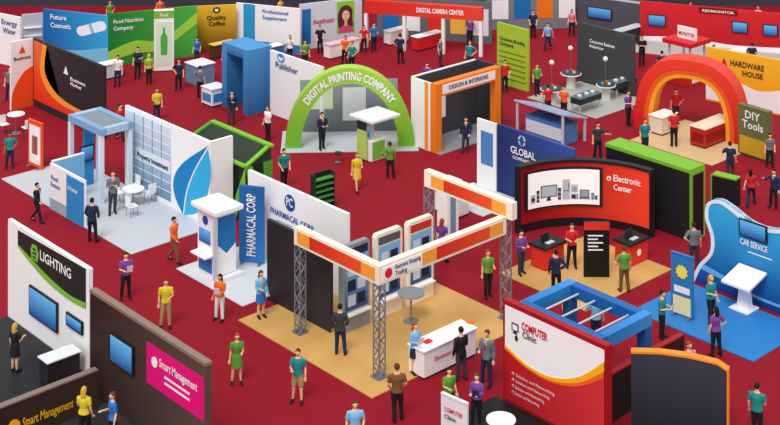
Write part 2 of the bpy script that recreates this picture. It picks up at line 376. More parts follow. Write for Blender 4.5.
def person(px,py,face,arms='down,down',legs='stand',g='m',top='blue',bot='black',hair='k',skin='a',tv_='shirt',bv='trousers',z=None,hold=None,sc_=1.0):
    global npers
    npers+=1
    if arms=='down,down': arms=VA[npers*5%9]
    if legs=='stand' and bv=='trousers': legs=['contra','stand','wide','contra'][npers%4]
    if sc_==1.0: sc_=1+((npers*37)%9-4)*.011
    fem=g=='f'; arms=tuple(arms.split(',')); x,y=G(px,py); z=fz(x,y) if z is None else z
    def setmat(o,ms):
        for i,m in enumerate(ms):
            o.material_slots[i].link='OBJECT'; o.material_slots[i].material=m
    def ensure(me,n):
        while len(me.materials)<n: me.materials.append(WHT)
    var={'shirt':'short','long':'long','jacket':'jacket'}[tv_]
    me=pose_mesh('body',arms,legs,fem); ensure(me,3)
    o=bpy.data.objects.new('person',me); col.objects.link(o); setmat(o,[M(SK[skin]),M('2a1c18'),M('b5524a')])
    yaw=TH+math.radians(face)
    o.location=(x,y,z); o.rotation_euler=(0,0,yaw); s=sc_*(.97 if fem else 1.02); o.scale=(s*1.04,s*1.04,s)
    garment={'shirt':'shirt','long':'top','jacket':'jacket'}[tv_]
    act='walking' if legs=='walk' else 'standing'
    if 'point' in arms: act='pointing'
    elif 'hip' in arms: act+=' hand on hip'
    elif 'fold' in arms: act+=' arm folded'
    elif 'fwd' in arms: act+=' forearm raised'
    elif 'phone' in arms: act+=' hand at face'
    who='woman' if fem else 'man'; ct=CN.get(top,top); cb=CN.get(bot,bot)
    tag(o,f"{who} in {ct} dress, {act}" if bv=='dress' else f"{who} in {ct} {garment}, {cb} {bv}, {act}",'person')
    bn={'dress':'skirt'}.get(bv,bv)
    for nm,pc,mm,vr in (('top' if tv_!='jacket' else 'jacket','top',CL[top],var),(bn,'bottom',CL[bot if bv!='dress' else top],bv),('shoe','shoe0','1c1a1c',''),('shoe','shoe1','1c1a1c',''),('hair','hair',HR[hair],'')):
        m2=pose_mesh(pc,arms,legs,fem,vr); ensure(m2,1); q=bpy.data.objects.new(nm,m2); col.objects.link(q); q.parent=o; setmat(q,[M(mm,.7)])
    if tv_=='jacket' and abs(((face+180)%360)-180)<100:
        q=mk('shirt_front',None,[(-.045,-.128,1.44),(.045,-.128,1.44),(0,-.142,1.2),(0,-.146,1.3)],[(0,3,2),(0,1,3),(1,2,3)],M('f0f0f2')); q.parent=o
        q=mk('necktie',None,[(-.016,-.148,1.43),(.016,-.148,1.43),(.02,-.15,1.24),(0,-.15,1.21),(-.02,-.15,1.24)],[(0,1,2,3,4)],M('9c2430')); q.parent=o
    if hold:
        sd={'l':-1,'r':1}[hold[0]]; w=Vector(ARM[arms[0 if sd<0 else 1]][1]); w.x*=sd
        cx,cy,cz=w.x*s,(w.y-.13)*s,(w.z+.03)*s
        def T(a,b,c): return (x+math.cos(yaw)*a-math.sin(yaw)*b, y+math.sin(yaw)*a+math.cos(yaw)*b, z+c)
        V=[T(cx-sd*.05+a*.11,cy+b*.008-c*.05,cz+.06+c*.14) for c in(-1,1) for b in(-1,1) for a in(-1,1)]
        q=mk('brochure',None,V,[(0,1,3,2),(4,5,7,6),(0,1,5,4),(2,3,7,6),(0,2,6,4),(1,3,7,5)],WHT if hold[1]=='w' else M('2a3a55')); tag(q,'white paper brochure held in a hand' if hold[1]=='w' else 'dark blue folder held in a hand','brochure')
    return o
# =============== SETTING
fl=box(None,'floor',-150,-20,-.2,210,170,.2,M('900e22',.9,0,0,None,2,9,.10)); tag(fl,'crimson red carpeted exhibition hall floor','floor','structure')
bk,Lb=GW(-60,6,850,6); w=prism(None,'wall_back',bk,rect(-6,0,Lb+6,9),M('3b3f4c')); 
tag(w,'dark slate hall back wall','wall','structure')
# =============== CENTRAL TRUSS BOOTH
b=E('truss_booth','open cream beam frame on steel truss columns over wooden platform','exhibition booth',G(378,390))
Cf=G(372,399); plat(b,Cf[0],Cf[1],sx(Cf[1],238),sy(Cf[0],526),WOODF,.04,label='plain tan booth platform under cream beam frame')
T=G(379,267,3.85); xl=sx(T[1],294); yr=sy(T[0],512); z0,z1=3.22,3.85; th=.28
f1=Fr((xl,T[1]),0); L1=T[0]-xl; panel(b,f1,L1,z1,CRM,th,'beam',z0)
f2=Fr((T[0],T[1]),90); L2=yr-T[1]; panel(b,f2,L2-.3,z1,CRM,th,'beam',z0,s0=th)
h0,h1=z0+.55,z1+.55
f4=Fr((xl+.2,yr-th),0); L4=L1+.05; panel(b,f4,L4,h1,CRM,th,'beam',h0)
RB=M('d92f1c',h2='f0562a',axis=0); RB2=M('d92f1c',h2='f0562a',axis=1); OE=M('f9a63a')
def beamg(f,a,c,lo,hi,mat):
    w_=min(.7,(c-a)*.2); prism(b,'end_block',f,rect(a,lo,a+w_,hi),OE,0,.02); prism(b,'beam_graphic',f,rect(a+w_,lo,c-w_,hi),mat,0,.02); prism(b,'end_block',f,rect(c-w_,lo,c,hi),OE,0,.02)
beamg(f1,.2,L1-.2,z0+.1,z1-.1,RB)
prism(b,'beam_graphic',f2,rect(.15,z0+.1,2.0,z1-.1),WHT,0,.02); beamg(f2,2.0,L2-.5,z0+.1,z1-.1,RB2)
beamg(f4,.4,L4-.3,h0+.1,h1-.1,RB)
prism(b,'logo',f2,disc(.42,3.53,.17,12),RED,0,.03)
text(b,f2,'Electronic Shopping',.72,3.57,.16,DK,wid=1.2); text(b,f2,'Trading',.72,3.35,.16,DK,wid=.55)
for (x,y,zz,tp_) in ((T[0]-.16,T[1]+.16,.04,z0),(T[0]-.16,yr-.16,.04,h0),(xl+.36,yr-.16,.04,h0),(xl+.16,T[1]+.16,.04,z0)): truss(b,x,y,zz,tp_)
# L walls
O=G(330,334); wx=sx(O[1],267)
b=E('display_wall','tall black display wall of wooden booth','partition wall',((O[0]+wx)/2,O[1]))
panel(b,Fr((wx,O[1]),0),O[0]-wx,3.05,M('232227',h2='34333a',axis=0),.15)
prism(b,'door_line',Fr((wx,O[1]),0),rect((O[0]-wx)*.45,.1,(O[0]-wx)*.45+.04,2.9),M('44444b'),0,.01)
for i in range(3):
    y0=O[1]+.25+i*1.62; x0=O[0]+.1; e=E('display_kiosk',['grey framed tall kiosk with blue product screen','cream framed tall kiosk with dark product screen','cream framed tall kiosk with red header'][i],'kiosk',(x0+.15,y0+.6),.04,'kiosks along display wall')
    fk=Fr((x0+.3,y0),90); mat=[M('8d949c'),CRM,CRM][i]; W_=1.32
    sh=[(0,.04),(W_,.04),(W_,3.05),(W_-.08,3.15),(.08,3.15),(0,3.05)]
    prism(e,'housing',fk,sh,mat,-.22,0); prism(e,'screen',fk,rect(.12,.8,W_-.12,2.68),M('2a4570',.2,0,.1,h2='7fb0dc'),0,.02)
    prism(e,'header',fk,rect(.12,2.74,W_-.12,3.02),[NAVY,M('5a6068'),M('c8392b')][i],0,.02); prism(e,'shelf',fk,rect(.08,.66,W_-.08,.72),WHT,0,.2)
    for r in range(3):
        for q in range(2): prism(e,'product_icon',fk,rect(.24+q*.46,.95+r*.54,.6+q*.46,1.34+r*.54),M('18253f') if (r+q)%2 else M('c8d8e8'),.02,.035)
e,x,y,z=counter(424,381,.75,sy(G(424,381)[0],476)-G(424,381)[1],1.0,WHT,WHT,'white reception counter with red lettering on wooden platform')
text(e,Fr((x,y),90),'Electronic',.5,z+.5,.16,RED,wid=.8,n=.02)
for i,d in enumerate((.5,2.6)):
    q=E('brochure_stack','small stack of printed brochures on white counter','brochures',(x-.4,y+d),z+1.0,'brochures on white counter'); box(q,'paper_stack',x-.5,y+d-.1,z+1.0,.22,.3,.03,[RED,ORG][i])
rtable(411,322,.5,1.05,M('8a9097'),'round grey standing table with steel pole')
# =============== PHARMACY BOOTH
fr,L=XW(248,170,3.3,347)
b=E('pharmacy_wall','white booth wall with round blue logo and lettering','partition wall',fr.pt(L/2,0)); 
panel(b,fr,L,3.3,WHT,.15)
Pf=G(262,318); plat(b,Pf[0]-1.2,Pf[1],sx(Pf[1],176),fr.O[1],M('d5d8dd'),.03,label='pale grey booth platform under white kiosk')
s,z=fr.px(290,203); prism(b,'logo',fr,disc(s,z,.33,24),M('1f4fa0'),0,.02)
text(b,fr,'PC',s,z-.13,.36,WHT,center=True); tp(b,fr,'PHARMACAL CORP',271,212,314,.25,M('1f4fa0'))
for i in range(2): grect(b,fr,276,219+i*3,292,220+i*3,M('7f93b5'))
e,fs,Ls=stand(239,263,264,266,3.1,M('2f7cc6',h2='245f9f'),'tall blue banner with vertical white lettering',name='banner_board')
text(e,fs,'PHARMACAL CORP',Ls*.66,.35,.4,WHT,True,.03,wid=2.5,rot=1)
x,y=G(217,286); k=E('pharmacy_kiosk','white kiosk tower with blue side panels and screen','kiosk',(x-.8,y+.6),.03)
box(k,'base',x-1.6,y,.03,1.6,1.3,.15,OFF,.01); box(k,'tower',x-1.5,y+.12,.18,1.12,1.0,2.5,WHT,.02); box(k,'canopy',x-1.65,y-.1,2.68,1.7,1.35,.18,WHT,.02)
box(k,'side_panel',x-.38,y+.15,.18,.1,.95,2.25,BLU,.01); box(k,'desk',x-1.4,y-.3,.95,1.0,.42,.07,WHT,.01); box(k,'column',x-.22,y-.05,.18,.14,.14,2.5,LG)
fk=Fr((x-1.5,y+.12),0); prism(k,'screen',fk,rect(.15,1.35,.9,1.9),SCR,0,.03); prism(k,'logo',fk,disc(.55,2.25,.18,12),M('1f4fa0'),0,.02); prism(k,'blue_panel',fk,rect(.12,.25,1.0,.8),M('2f7cc6'),0,.02)
prism(k,'printed_graphic',Fr((x-.28,y+.15),90),[(0,.2),(.95,.2),(.95,1.3),(.5,1.0),(0,1.5)],WHT,0,.01)
# magazine rack
fr,L=GW(315,215,335,209); e=E('brochure_rack','black brochure rack with green slanted shelves','rack',fr.pt(L/2,0))
prism(e,'back_panel',fr,rect(0,0,L,1.7),BLK,-.35,-.3); 
for s in(0,L-.05): prism(e,'side_panel',fr,rect(s,0,s+.05,1.7),M('2b3a2e'),-.3,0)
for i in range(6): prism(e,'shelf',fr,rect(.05,.12+i*.26,L-.05,.17+i*.26),M('4f9a4a'),-.28,0)
# =============== COMPUTER SIGN
fr,L=XW(503,299,3.3,607)
b=E('computer_booth_wall','red framed white wall with computer lettering and swoosh','partition wall',fr.pt(L/2,0)); 
plat(b,fr.O[0]-.3,fr.O[1]-3.2,fr.O[0]+L,fr.O[1]-.02,M('1a1a1e'),.03,label='black booth platform below red framed wall')
panel(b,fr,L,3.3,M('a3141e'),.25)
prism(b,'white_graphic',fr,rect(.1,.1,L-.1,3.15),WHT,0,.012)
lo=[(.1,1.72),(L*.25,1.42),(L*.5,1.38),(L*.75,1.68),(L-.1,2.3)]; hi=[(.1,1.86),(L*.25,1.54),(L*.5,1.55),(L*.75,1.98),(L-.1,2.8)]
prism(b,'red_wave_graphic',fr,cv(lo)+[(L-.1,.1),(.1,.1)],M('b81a26',h2='d8343a',axis=0),0,.022)
prism(b,'yellow_swoosh',fr,cv(hi)+cv(lo[::-1]),YEL,0,.03)
prism(b,'orange_swoosh',fr,cv([(p[0],p[1]*.6+q[1]*.4) for p,q in zip(lo,hi)])+cv(lo[::-1]),M('ef6a23'),0,.035)
tp(b,fr,'COMPUTER',522,329,548,.26,RED,2); tp(b,fr,'Clinic',523,337,537,.22,DK)
s,z=fr.px(516,329); prism(b,'logo',fr,rect(s-.18,z-.08,s+.13,z+.18),DK,0,.02); prism(b,'logo_screen',fr,rect(s-.13,z-.04,s+.08,z+.13),WHT,0,.03); prism(b,'logo_stand',fr,[(s-.08,z-.08),(s+.03,z-.08),(s+.08,z-.17),(s-.13,z-.17)],DK,0,.02); prism(b,'logo_mouse',fr,disc(s+.03,z-.29,.07,12,.1),DK,0,.02)
for i in range(4): text(b,fr,'IT Solution and Networking',L*.1,1.0-i*.2,.1,WHT,False,.035,wid=L*(.42-i*.05))
x,y=G(501,419,.75); e=E('round_table','round white table with black pedestal','table',(x,y),.03); cylm(e,'tabletop',x,y,.71,.46,.04,WHT,seg=32); cylm(e,'pole',x,y,.06,.05,.65,BLK); cylm(e,'base',x,y,.03,.3,.03,BLK)
stand(441,437,467,449,1.35,OFF,'small white sign board with computer lettering',txt=[('COMPUTER',.15,.85,.66,.14,RED),('Clinic',.15,.6,.5,.13,DK)])
# pergola
T=G(600,340,2.9); xl=sx(T[1],517); yr=sy(T[0],652); BL2=M('2477c4',h2='3a92da',axis=1)
b=E('blue_pergola','open blue square canopy frame with slim grey rails','canopy',T)
th=.35;z0,z1=2.5,2.9
panel(b,Fr((xl,T[1]),0),T[0]-xl,z1,M('1a63ad'),th,'beam',z0); panel(b,Fr(T,90),yr-T[1],z1,BL2,th,'beam',z0,s0=th)
panel(b,Fr((xl+th,T[1]),90),yr-T[1],z1,BL2,th,'beam',z0,s0=th); panel(b,Fr((xl+th,yr-th),0),T[0]-xl-2*th,z1,M('1a63ad'),th,'beam',z0)
for x in (xl,T[0]-th):
    for y in (T[1],yr-th): box(b,'post',x,y,0,th,th,z0,M('175a9c'))
for i in range(4):
    xx=xl+th+(T[0]-xl-2*th)*(i+.5)/4; bars(b,'rail',[((xx,T[1]+th,2.7),(xx,yr-th,2.7))],.035,LG)
# black panel
fr,L=GW(631,352,727,366,2.5); fr=Fr(fr.O,math.degrees(fr.a)+7,-.07)
b=E('curved_black_wall','slightly curved dark grey partition with thin orange rim','partition wall',fr.pt(L/2,0)); top=[(0,2.45),(L*.3,2.52),(L*.6,2.52),(L*.9,2.45),(L,2.3)]
prism(b,'wall_panel',fr,top+[(L,0),(0,0)],M('23262f',h2='3a4250',axis=2),-.22,0); prism(b,'rim',fr,top+[(p[0],p[1]+.07) for p in top[::-1]],M('f3952c'),-.25,.02); panel(b,fr,L+.05,2.37,M('f3952c'),.26,'rim',0,s0=L,n1=.02)
x,y=G(612,425); bb=E('low_black_wall','low black partition with red frame','partition wall',(x,y)); panel(bb,Fr((x,y),90),4.0,1.5,M('232329'),.15,n1=-.1); panel(bb,Fr((x,y),90),4.0,1.56,M('a3141e'),.2,'cap',1.5,n1=-.08)
# =============== LIGHTING BOOTH
fr,L=XW(8,219,3.6,89)
b=E('lighting_booth_wall','white booth wall with black green lighting header graphic','partition wall',fr.pt(L/2,0)); plat(b,fr.O[0],fr.O[1]-5,fr.O[0]+L,fr.O[1]-.02,M('202126'),.03,label='black booth platform before white lighting wall')
panel(b,fr,L,3.6,WHT,.15)
gp(b,fr,[(18,230),(86,269),(86,309)]+cv([(86,309),(70,300),(50,284),(30,262),(18,246)])[1:],M('262a2a'),1)
gp(b,fr,cv([(18,246),(30,262),(50,284),(70,300),(86,309)])+cv([(86,303),(70,295),(50,278),(30,257),(18,244)]),GRN,2)
tp(b,fr,'LIGHTING',41,259,72,.36,WHT,n=.04); s,z=fr.px(35,253)
prism(b,'logo',fr,[(s-.2,z-.26),(s+.22,z-.26),(s+.3,z+.05),(s+.12,z+.3),(s-.15,z+.28),(s-.28,z+.05)],GRN,0,.03)
for i in range(3): prism(b,'logo_bar',fr,rect(s-.1,z-.17+i*.14,s+.14,z-.11+i*.14),M('262a2a'),0,.045)
tv(fr,(31,284,59,313)); tv(fr,(68,311,84,324),'small wall screen with black frame')
e,x,y,z=counter(48,389,.6,1.2,.85,DK,OFF,'dark counter with white top in lighting booth','display_counter')
# brown booth
fr,L=XW(90,289,3.4,206)
b=E('management_booth_wall','dark brown booth wall with magenta poster','partition wall',fr.pt(L/2,0)); plat(b,fr.O[0]+.1,fr.O[1]-4,fr.O[0]+L,fr.O[1]-.02,M('3a3536'),.03,label='dark grey booth platform before brown wall')
panel(b,fr,L,3.3,M('2e201e',h2='5d4940',axis=0),.2); panel(b,fr,L,3.4,M('8a776c'),.24,'cap',3.3,n1=.02)
grect(b,fr,147,341,204,382,M('e5127d'),1)
tp(b,fr,'Smart Management',160,366,198,.27,WHT,n=.03); s,z=fr.px(155,362); prism(b,'logo',fr,disc(s,z,.16,12),WHT,0,.03)
for i in range(2): grect(b,fr,165,376+i*6,190,378+i*6,WHT,2)
tv(fr,(112,331,135,360))
O=G(-40,466); b=E('low_brown_wall','low dark brown booth wall with yellow lettering','partition wall',O); f=Fr(O,90); Ld=min(sy(O[0],98),fr.O[1]-.05)-O[1]; panel(b,f,Ld,1.25,M('2b1f1d',h2='47362f',axis=1),.2); panel(b,f,Ld,1.3,M('8a776c'),.24,'cap',1.25,n1=.02); tp(b,f,'Smart Management',22,427,73,.3,YEL,n=.03)
s,z=f.px(14,426); prism(b,'logo',f,disc(s,z,.2,12),YEL,0,.03)
# =============== BLUE PROPERTY BOOTH
fr,L=XW(60,77,3.7,210); PY=fr.O[1]
b=E('property_booth','white wall with window grid and blue leaf logo','exhibition booth',fr.pt(L/2,0)); 
s0=fr.px(125,150)[0]
O=fr.O; plat(b,O[0]+1.5,O[1]-3.9,O[0]+L,O[1]-.02,M('c4c9d0'),.04,label='light grey booth platform with meeting table')
panel(b,fr,L,3.7,WHT,.15,s0=s0)
s1=fr.px(171,160)[0]
prism(b,'window_grid_graphic',fr,rect(s0+.1,.3,s1,3.55),M('6f93b6',.15,h2='dbe8f4'),0,.015)
for i in range(1,5):
    q=s0+.1+(s1-s0-.1)*i/5; prism(b,'mullion',fr,rect(q-.025,.3,q+.025,3.55),M('7790a8'),0,.03)
for i in range(1,8): q=.3+i*.41; prism(b,'mullion',fr,rect(s0+.1,q-.015,s1,q+.015),WHT,0,.025)
sA,zA=fr.px(138,156); prism(b,'sign_strip',fr,rect(sA-.15,zA-.15,s1,zA+.42),M('e3eaf2'),0,.035)
tp(b,fr,'Property Investment',138,156,169,.24,M('27384f'),2,n=.045)
vein=cv([(183,214),(186,192),(194,170),(208,146)])
gp(b,fr,cv([(183,214),(175,196),(174,178),(184,162),(208,146)])+vein[::-1][1:-1],M('1483c8'),1)
gp(b,fr,[(p[0]+1.2,p[1]+1) for p in vein]+cv([(208,148),(211,172),(207,196),(198,212),(184.5,215)])[1:-1],M('2fb4e6'),1)
e1=fr.pt(L,0); fe=Fr((e1.x,e1.y),90); Le=sy(e1.x,233)-e1.y; panel(b,fe,Le,3.7,WHT,.15,s0=.15); PEY=e1.y+Le
# canopy
b=E('property_canopy','blue grey slatted canopy on pale posts','canopy',G(100,205))
CZ=3.4; F0=G(101,130,CZ); x0=sx(F0[1],68); y1=sy(F0[0],134); dx=F0[0]-x0; dy=y1-F0[1]
for (a,b_,c,d) in ((x0,F0[1],dx,.3),(x0,y1-.3,dx,.3),(x0,F0[1]+.3,.3,dy-.6),(F0[0]-.3,F0[1]+.3,.3,dy-.6)): box(b,'canopy_beam',a,b_,CZ-.3,c,d,.3,M('7fa9cf') if c>1 else M('a9c6e0'))
n=9
for i in range(n): box(b,'roof_slat',x0+.3+i*(dx-.6)/n,F0[1]+.3,CZ-.1,(dx-.6)/n*.82,dy-.6,.06,M('8c96a0'))
for (a,b_) in ((x0,F0[1]),(F0[0]-.25,F0[1]),(x0,y1-.25),(F0[0]-.25,y1-.25)): box(b,'post',a,b_,0.0,.2,.2,CZ-.3,M('dde8f2'))
box(b,'blue_side_wall',x0+.3,F0[1]+.6,.0,.12,dy-1.2,2.7,M('2c8fd0'))
tv(Fr((x0+.42,F0[1]+.3),90),(79,147,93,163),'wall screen on blue booth panel')
fw_,Lw_=XW(50,208,0,84); b=E('low_white_wall','white and blue front wall with lettering','partition wall',fw_.pt(Lw_/2,0)); panel(b,fw_,Lw_,2.0,WHT,.12); prism(b,'blue_panel',fw_,rect(Lw_*.5,.0,Lw_,1.9),M('2c8fd0'),0,.02); prism(b,'grey_base',fw_,rect(0,0,Lw_*.5,.5),M('9fb4c8'),0,.02)
text(b,fw_,'Real',.12,1.35,.2,BLU,wid=.6,n=.03); text(b,fw_,'Estate',.12,1.05,.2,BLU,wid=.8,n=.03); text(b,fw_,'Home',Lw_*.56,1.3,.22,WHT,wid=.8,n=.04)
b=fw_.pt(0,0); e=E('side_partition','low pale blue side partition','partition wall',b); panel(e,Fr((b.x,b.y+.13),90),1.6,2.0,M('7fb9e2'),.12); prism(e,'cap',Fr((b.x,b.y+.13),90),rect(0,2.0,1.6,2.05),WHT,-.13,.01)
rtable(133,206,.5,.75,WHT,'low round white meeting table')
chair(118,204,3);chair(132,217,0);chair(150,203,1);chair(134,196,2)
# green/black booth : closed dark block with green angular panels
fr,L=XW(212,122,3.0,272); gx0=fr.O[0]; gx1=fr.O[0]+L; gy1=fr.O[1]
gy0=max(sy(gx0,186),PEY-1.4,PY+.5)
b=E('green_black_booth','closed dark booth block with bright green angular panels','exhibition booth',((gx0+gx1)/2,(gy0+gy1)/2))
box(b,'dark_body',gx0,gy0,0,gx1-gx0,gy1-gy0,2.45,M('1f2a24'),.02)
zr=2.45
mk('sloped_roof',b,[(gx0,gy0,zr),(gx1,gy0,zr),(gx1,gy1,zr),(gx0,gy1,zr),(gx0+.2,gy1-.25,3.0),(gx1-.1,gy1-.25,3.0),(gx1-.1,gy1,3.0),(gx0+.2,gy1,3.0)],HEX,M('27352c'))
def strip(p,q,w,mat):
    p=Vector(p);q=Vector(q); t=(q-p).normalized(); u=t.cross(Vector((0,0,1))).normalized()*w; up=Vector((0,0,.09))
    mk('green_edge',b,[p-u,p+u,q+u,q-u,p-u+up,p+u+up,q+u+up,q-u+up],HEX,mat)
G1=M('76c22f'); G2=M('4f9f2a')
strip((gx0,gy1,3.0),(gx1,gy1,3.0),.12,G1); strip((gx0,gy0,zr),(gx1,gy0,zr),.1,G1); strip((gx1,gy0,zr),(gx1-.05,gy1-.2,3.0),.1,G1); strip((gx0,gy0,zr),(gx0+.15,gy1-.2,3.0),.1,G2)
fs_=Fr((gx1,gy0),90); Lg=gy1-gy0
prism(b,'green_angular_panel',fs_,[(0,zr),(.35,zr),(Lg*.75,0),(Lg*.4,0)],G1,0,.03); prism(b,'green_angular_panel',fs_,[(Lg-.25,0),(Lg,0),(Lg,zr),(Lg-.5,zr)],G2,0,.03)
prism(b,'green_angular_panel',Fr((gx0,gy0),0),[(L-1.2,0),(L-.7,0),(L,1.6),(L,zr)],G1,0,.03)
# =============== ORANGE/BLACK BOOTH upper left
fr,L=XW(33,38,3.7,104)
b=E('business_booth','black booth wall with bold orange red side swoosh','exhibition booth',fr.pt(L/2,0)); panel(b,fr,L,3.7,M('2a2a2e'),.15)
gp(b,fr,[(34,40),(47,46)]+cv([(47,46),(45,72),(57,94),(78,109),(103,119)])[1:]+[(103,131),(34,99)],M('e33a24',h2='f26a2e'),1)
gp(b,fr,cv([(47,46),(45,72),(57,94),(78,109),(103,119)])+cv([(103,122),(78,113),(54,98),(41,74),(43,44)]),M('f9a13a'),2)
s,z=fr.px(66,74); prism(b,'logo',fr,[(s-.22,z),(s+.22,z),(s,z+.4)],WHT,0,.03); tp(b,fr,'Business',71,80,86,.2,WHT,n=.04); tp(b,fr,'Market',71,85,82,.2,WHT,n=.04)
O=fr.O; fl2=Fr((O[0],O[1]-1.3),90); panel(b,fl2,1.3,3.7,WHT,.15); 
prism(b,'logo',fl2,[(.45,3.0),(.85,3.0),(.65,3.4)],M('e8432a'),0,.02); text(b,fl2,'Business',.15,2.65,.2,DK,wid=1.0); prism(b,'orange_curve',fl2,cv([(0,0),(.1,1.0),(.7,1.9),(1.3,2.2)])+[(1.3,0)],M('f15a24'),0,.02)
stand(28,165,42,171,2.2,M('f05a28'),'white and orange product poster stand',gfx=[(.12,.1,.88,.92,WHT),(.3,.3,.7,.7,M('c8392b'))])
rtable(16,133,.45,1.0); chair(4,133,3); chair(27,136,1)
# =============== PUBLISHER
fr,L=XW(270,50,3.4,322)
b=E('publisher_wall','long white booth wall with publisher lettering','partition wall',fr.pt(L/2,0)); panel(b,fr,L,3.4,WHT,.15); tp(b,fr,'Publisher',276,67,298,.34,M('2a5f9e')); 
s,z=fr.px(281,58); prism(b,'logo',fr,disc(s,z,.32,16,.24),M('3a8bd0'),0,.02); prism(b,'logo_book',fr,[(s-.2,z+.08),(s,z),(s+.2,z+.08),(s+.2,z-.08),(s,z-.16),(s-.2,z-.08)],WHT,0,.03)
fr,L=XW(222,42,3.5,248)
b=E('blue_portal','deep blue box portal with light blue inner wall','exhibition booth',fr.pt(L/2,0)); B3=M('2a6cab',h2='4a95d4')
for s in (0,L-.45): panel(b,fr,s+.45,3.5,B3,1.6,'post',0,s0=s)
panel(b,fr,L-.45,3.5,B3,1.6,'header',3.0,s0=.45); panel(b,fr,L-.45,3.0,M('9cc3e4'),.1,'inner_wall',0,s0=.45,n1=-1.4)
e,x,y,z=counter(212,108,1.0,1.0,1.0,WHT,OFF,'white and blue information podium','information_podium',M('3a8bd0'))
x,y=G(200,82); e2=E('blue_grey_cabinet','blue grey display cabinet','cabinet',(x,y)); box(e2,'body',x-.6,y-.6,.0,1.2,1.2,1.1,M('6c8fb4'),.02); box(e2,'top',x-.65,y-.65,1.1,1.3,1.3,.06,WHT,.01)
# =============== GREEN ARCH
fr,L=GW(285,149,414,147); a=L/2; bh=4.0; ti=.78
b=E('green_arch_booth','green arch with white lettering over grey booth','exhibition booth',fr.pt(L/2,0))
out=[(a-a*math.cos(t*math.pi/40),bh*math.sin(t*math.pi/40)) for t in range(41)]
inn=[(a-(a-ti)*math.cos(t*math.pi/40),(bh-ti)*math.sin(t*math.pi/40)) for t in range(41)]
V=[];Fc=[]
for i in range(41):
    for (p,n) in ((out[i],0),(inn[i],0),(out[i],-.7),(inn[i],-.7)): V.append(fr.pt(p[0],p[1],n))
for i in range(40):
    q=4*i; Fc+=[(q,q+4,q+5,q+1),(q+2,q+3,q+7,q+6),(q,q+2,q+6,q+4),(q+1,q+5,q+7,q+3)]
Fc+=[(0,1,3,2),(160,162,163,161)]
mk('arch',b,V,Fc,M('6fb92f',h2='a9d84a'))
def wp(x,y):
    am,bmm=a-ti*.74,bh-ti*.74; t=math.pi/2-x/(am*1.02); r=y
    return fr.pt(a+(am+r)*math.cos(t),(bmm+r)*math.sin(t),.03)
text(b,fr,'DIGITAL PRINTING COMPANY',0,0,.4,WHT,2,wid=4.8,center=True,warp=wp)
fb=Fr(fr.pt(.7,0,-2.4)[:2],math.degrees(fr.a)); prism(b,'back_wall',fb,rect(0,0,L-1.4,2.7),M('6a7078',h2='9aa2aa'),-.1,0); prism(b,'printed_graphic',fb,rect(.4,1.2,1.7,2.3),M('d9e6c0'),0,.02); prism(b,'printed_graphic',fb,rect(2.2,.6,3.4,2.3),M('e3e7eb'),0,.02)
gplat(fr,-.2,.6,L+.2,-2.6,M('c2c7cc'),'light grey booth platform under green arch')
x,y=G(371,163); k=E('print_counter','white and green service desk with wide flat canopy','counter',(x,y))
box(k,'desk_body',x-.9,y,.03,.9,1.0,1.0,WHT,.02); box(k,'green_panel',x-.02,y+.1,.1,.04,.8,.85,GRN); box(k,'column',x-.8,y+.3,1.03,.25,.4,1.0,LG); box(k,'canopy',x-1.3,y-.3,2.0,1.7,1.9,.14,OFF,.03); box(k,'screen',x-.7,y-.02,1.2,.6,.04,.45,SCR)
fkk=Fr((x-1.0,y-.06),0); prism(k,'poster',fkk,rect(.1,.1,.8,1.9),M('b8d96a'),0,.05); prism(k,'poster_strip',fkk,rect(.1,1.5,.8,1.9),M('2b3038'),.05,.06)
x,y=G(338,163); k=E('stool','grey stool with round seat','stool',(x,y)); cylm(k,'seat',x,y,.45,.2,.06,DK); cylm(k,'leg',x,y,.03,.03,.42,STEEL); cylm(k,'base',x,y,0.03,.15,.02,STEEL)
# =============== ORANGE PORTAL
fr,L=YW(436,85,3.4,501)
b=E('interior_booth','white booth with orange portal frame and dark inner walls','exhibition booth',fr.pt(L/2,0))
for s in (0,L-.4): panel(b,fr,s+.4,3.4,M('f58220'),.4,'post',0,s0=s)
panel(b,fr,L-.4,3.4,M('f58220'),.4,'header',2.75,s0=.4); prism(b,'header_panel',fr,rect(.45,2.85,L-.45,3.3),WHT,0,.02); text(b,fr,'DESIGN & INTERIORS',.9,3.0,.22,DK,wid=L*.6,n=.04)
O=fr.O; x2=sx(O[1],411); f2=Fr((x2,O[1]),0); panel(b,f2,O[0]-x2-.4,3.4,WHT,.12); prism(b,'orange_stripe',f2,rect(O[0]-x2-.8,0,O[0]-x2-.55,3.4),M('f9a03c'),0,.015)
f5=Fr((x2,O[1]+L),0); panel(b,f5,O[0]-x2,3.4,M('3c3c42'),.12); f6=Fr((x2,O[1]+.12),90); panel(b,f6,L-.12,3.4,WHT,.12); prism(b,'dark_lining',f6,rect(0,.03,L-.13,3.35),M('46464c'),0,.02); prism(b,'white_poster',f6,rect(1.0,.9,2.3,2.4),WHT,.02,.035)
plat(b,x2,O[1],O[0]+.3,O[1]+L,M('8f9296'),.03,label='grey booth platform behind orange portal')
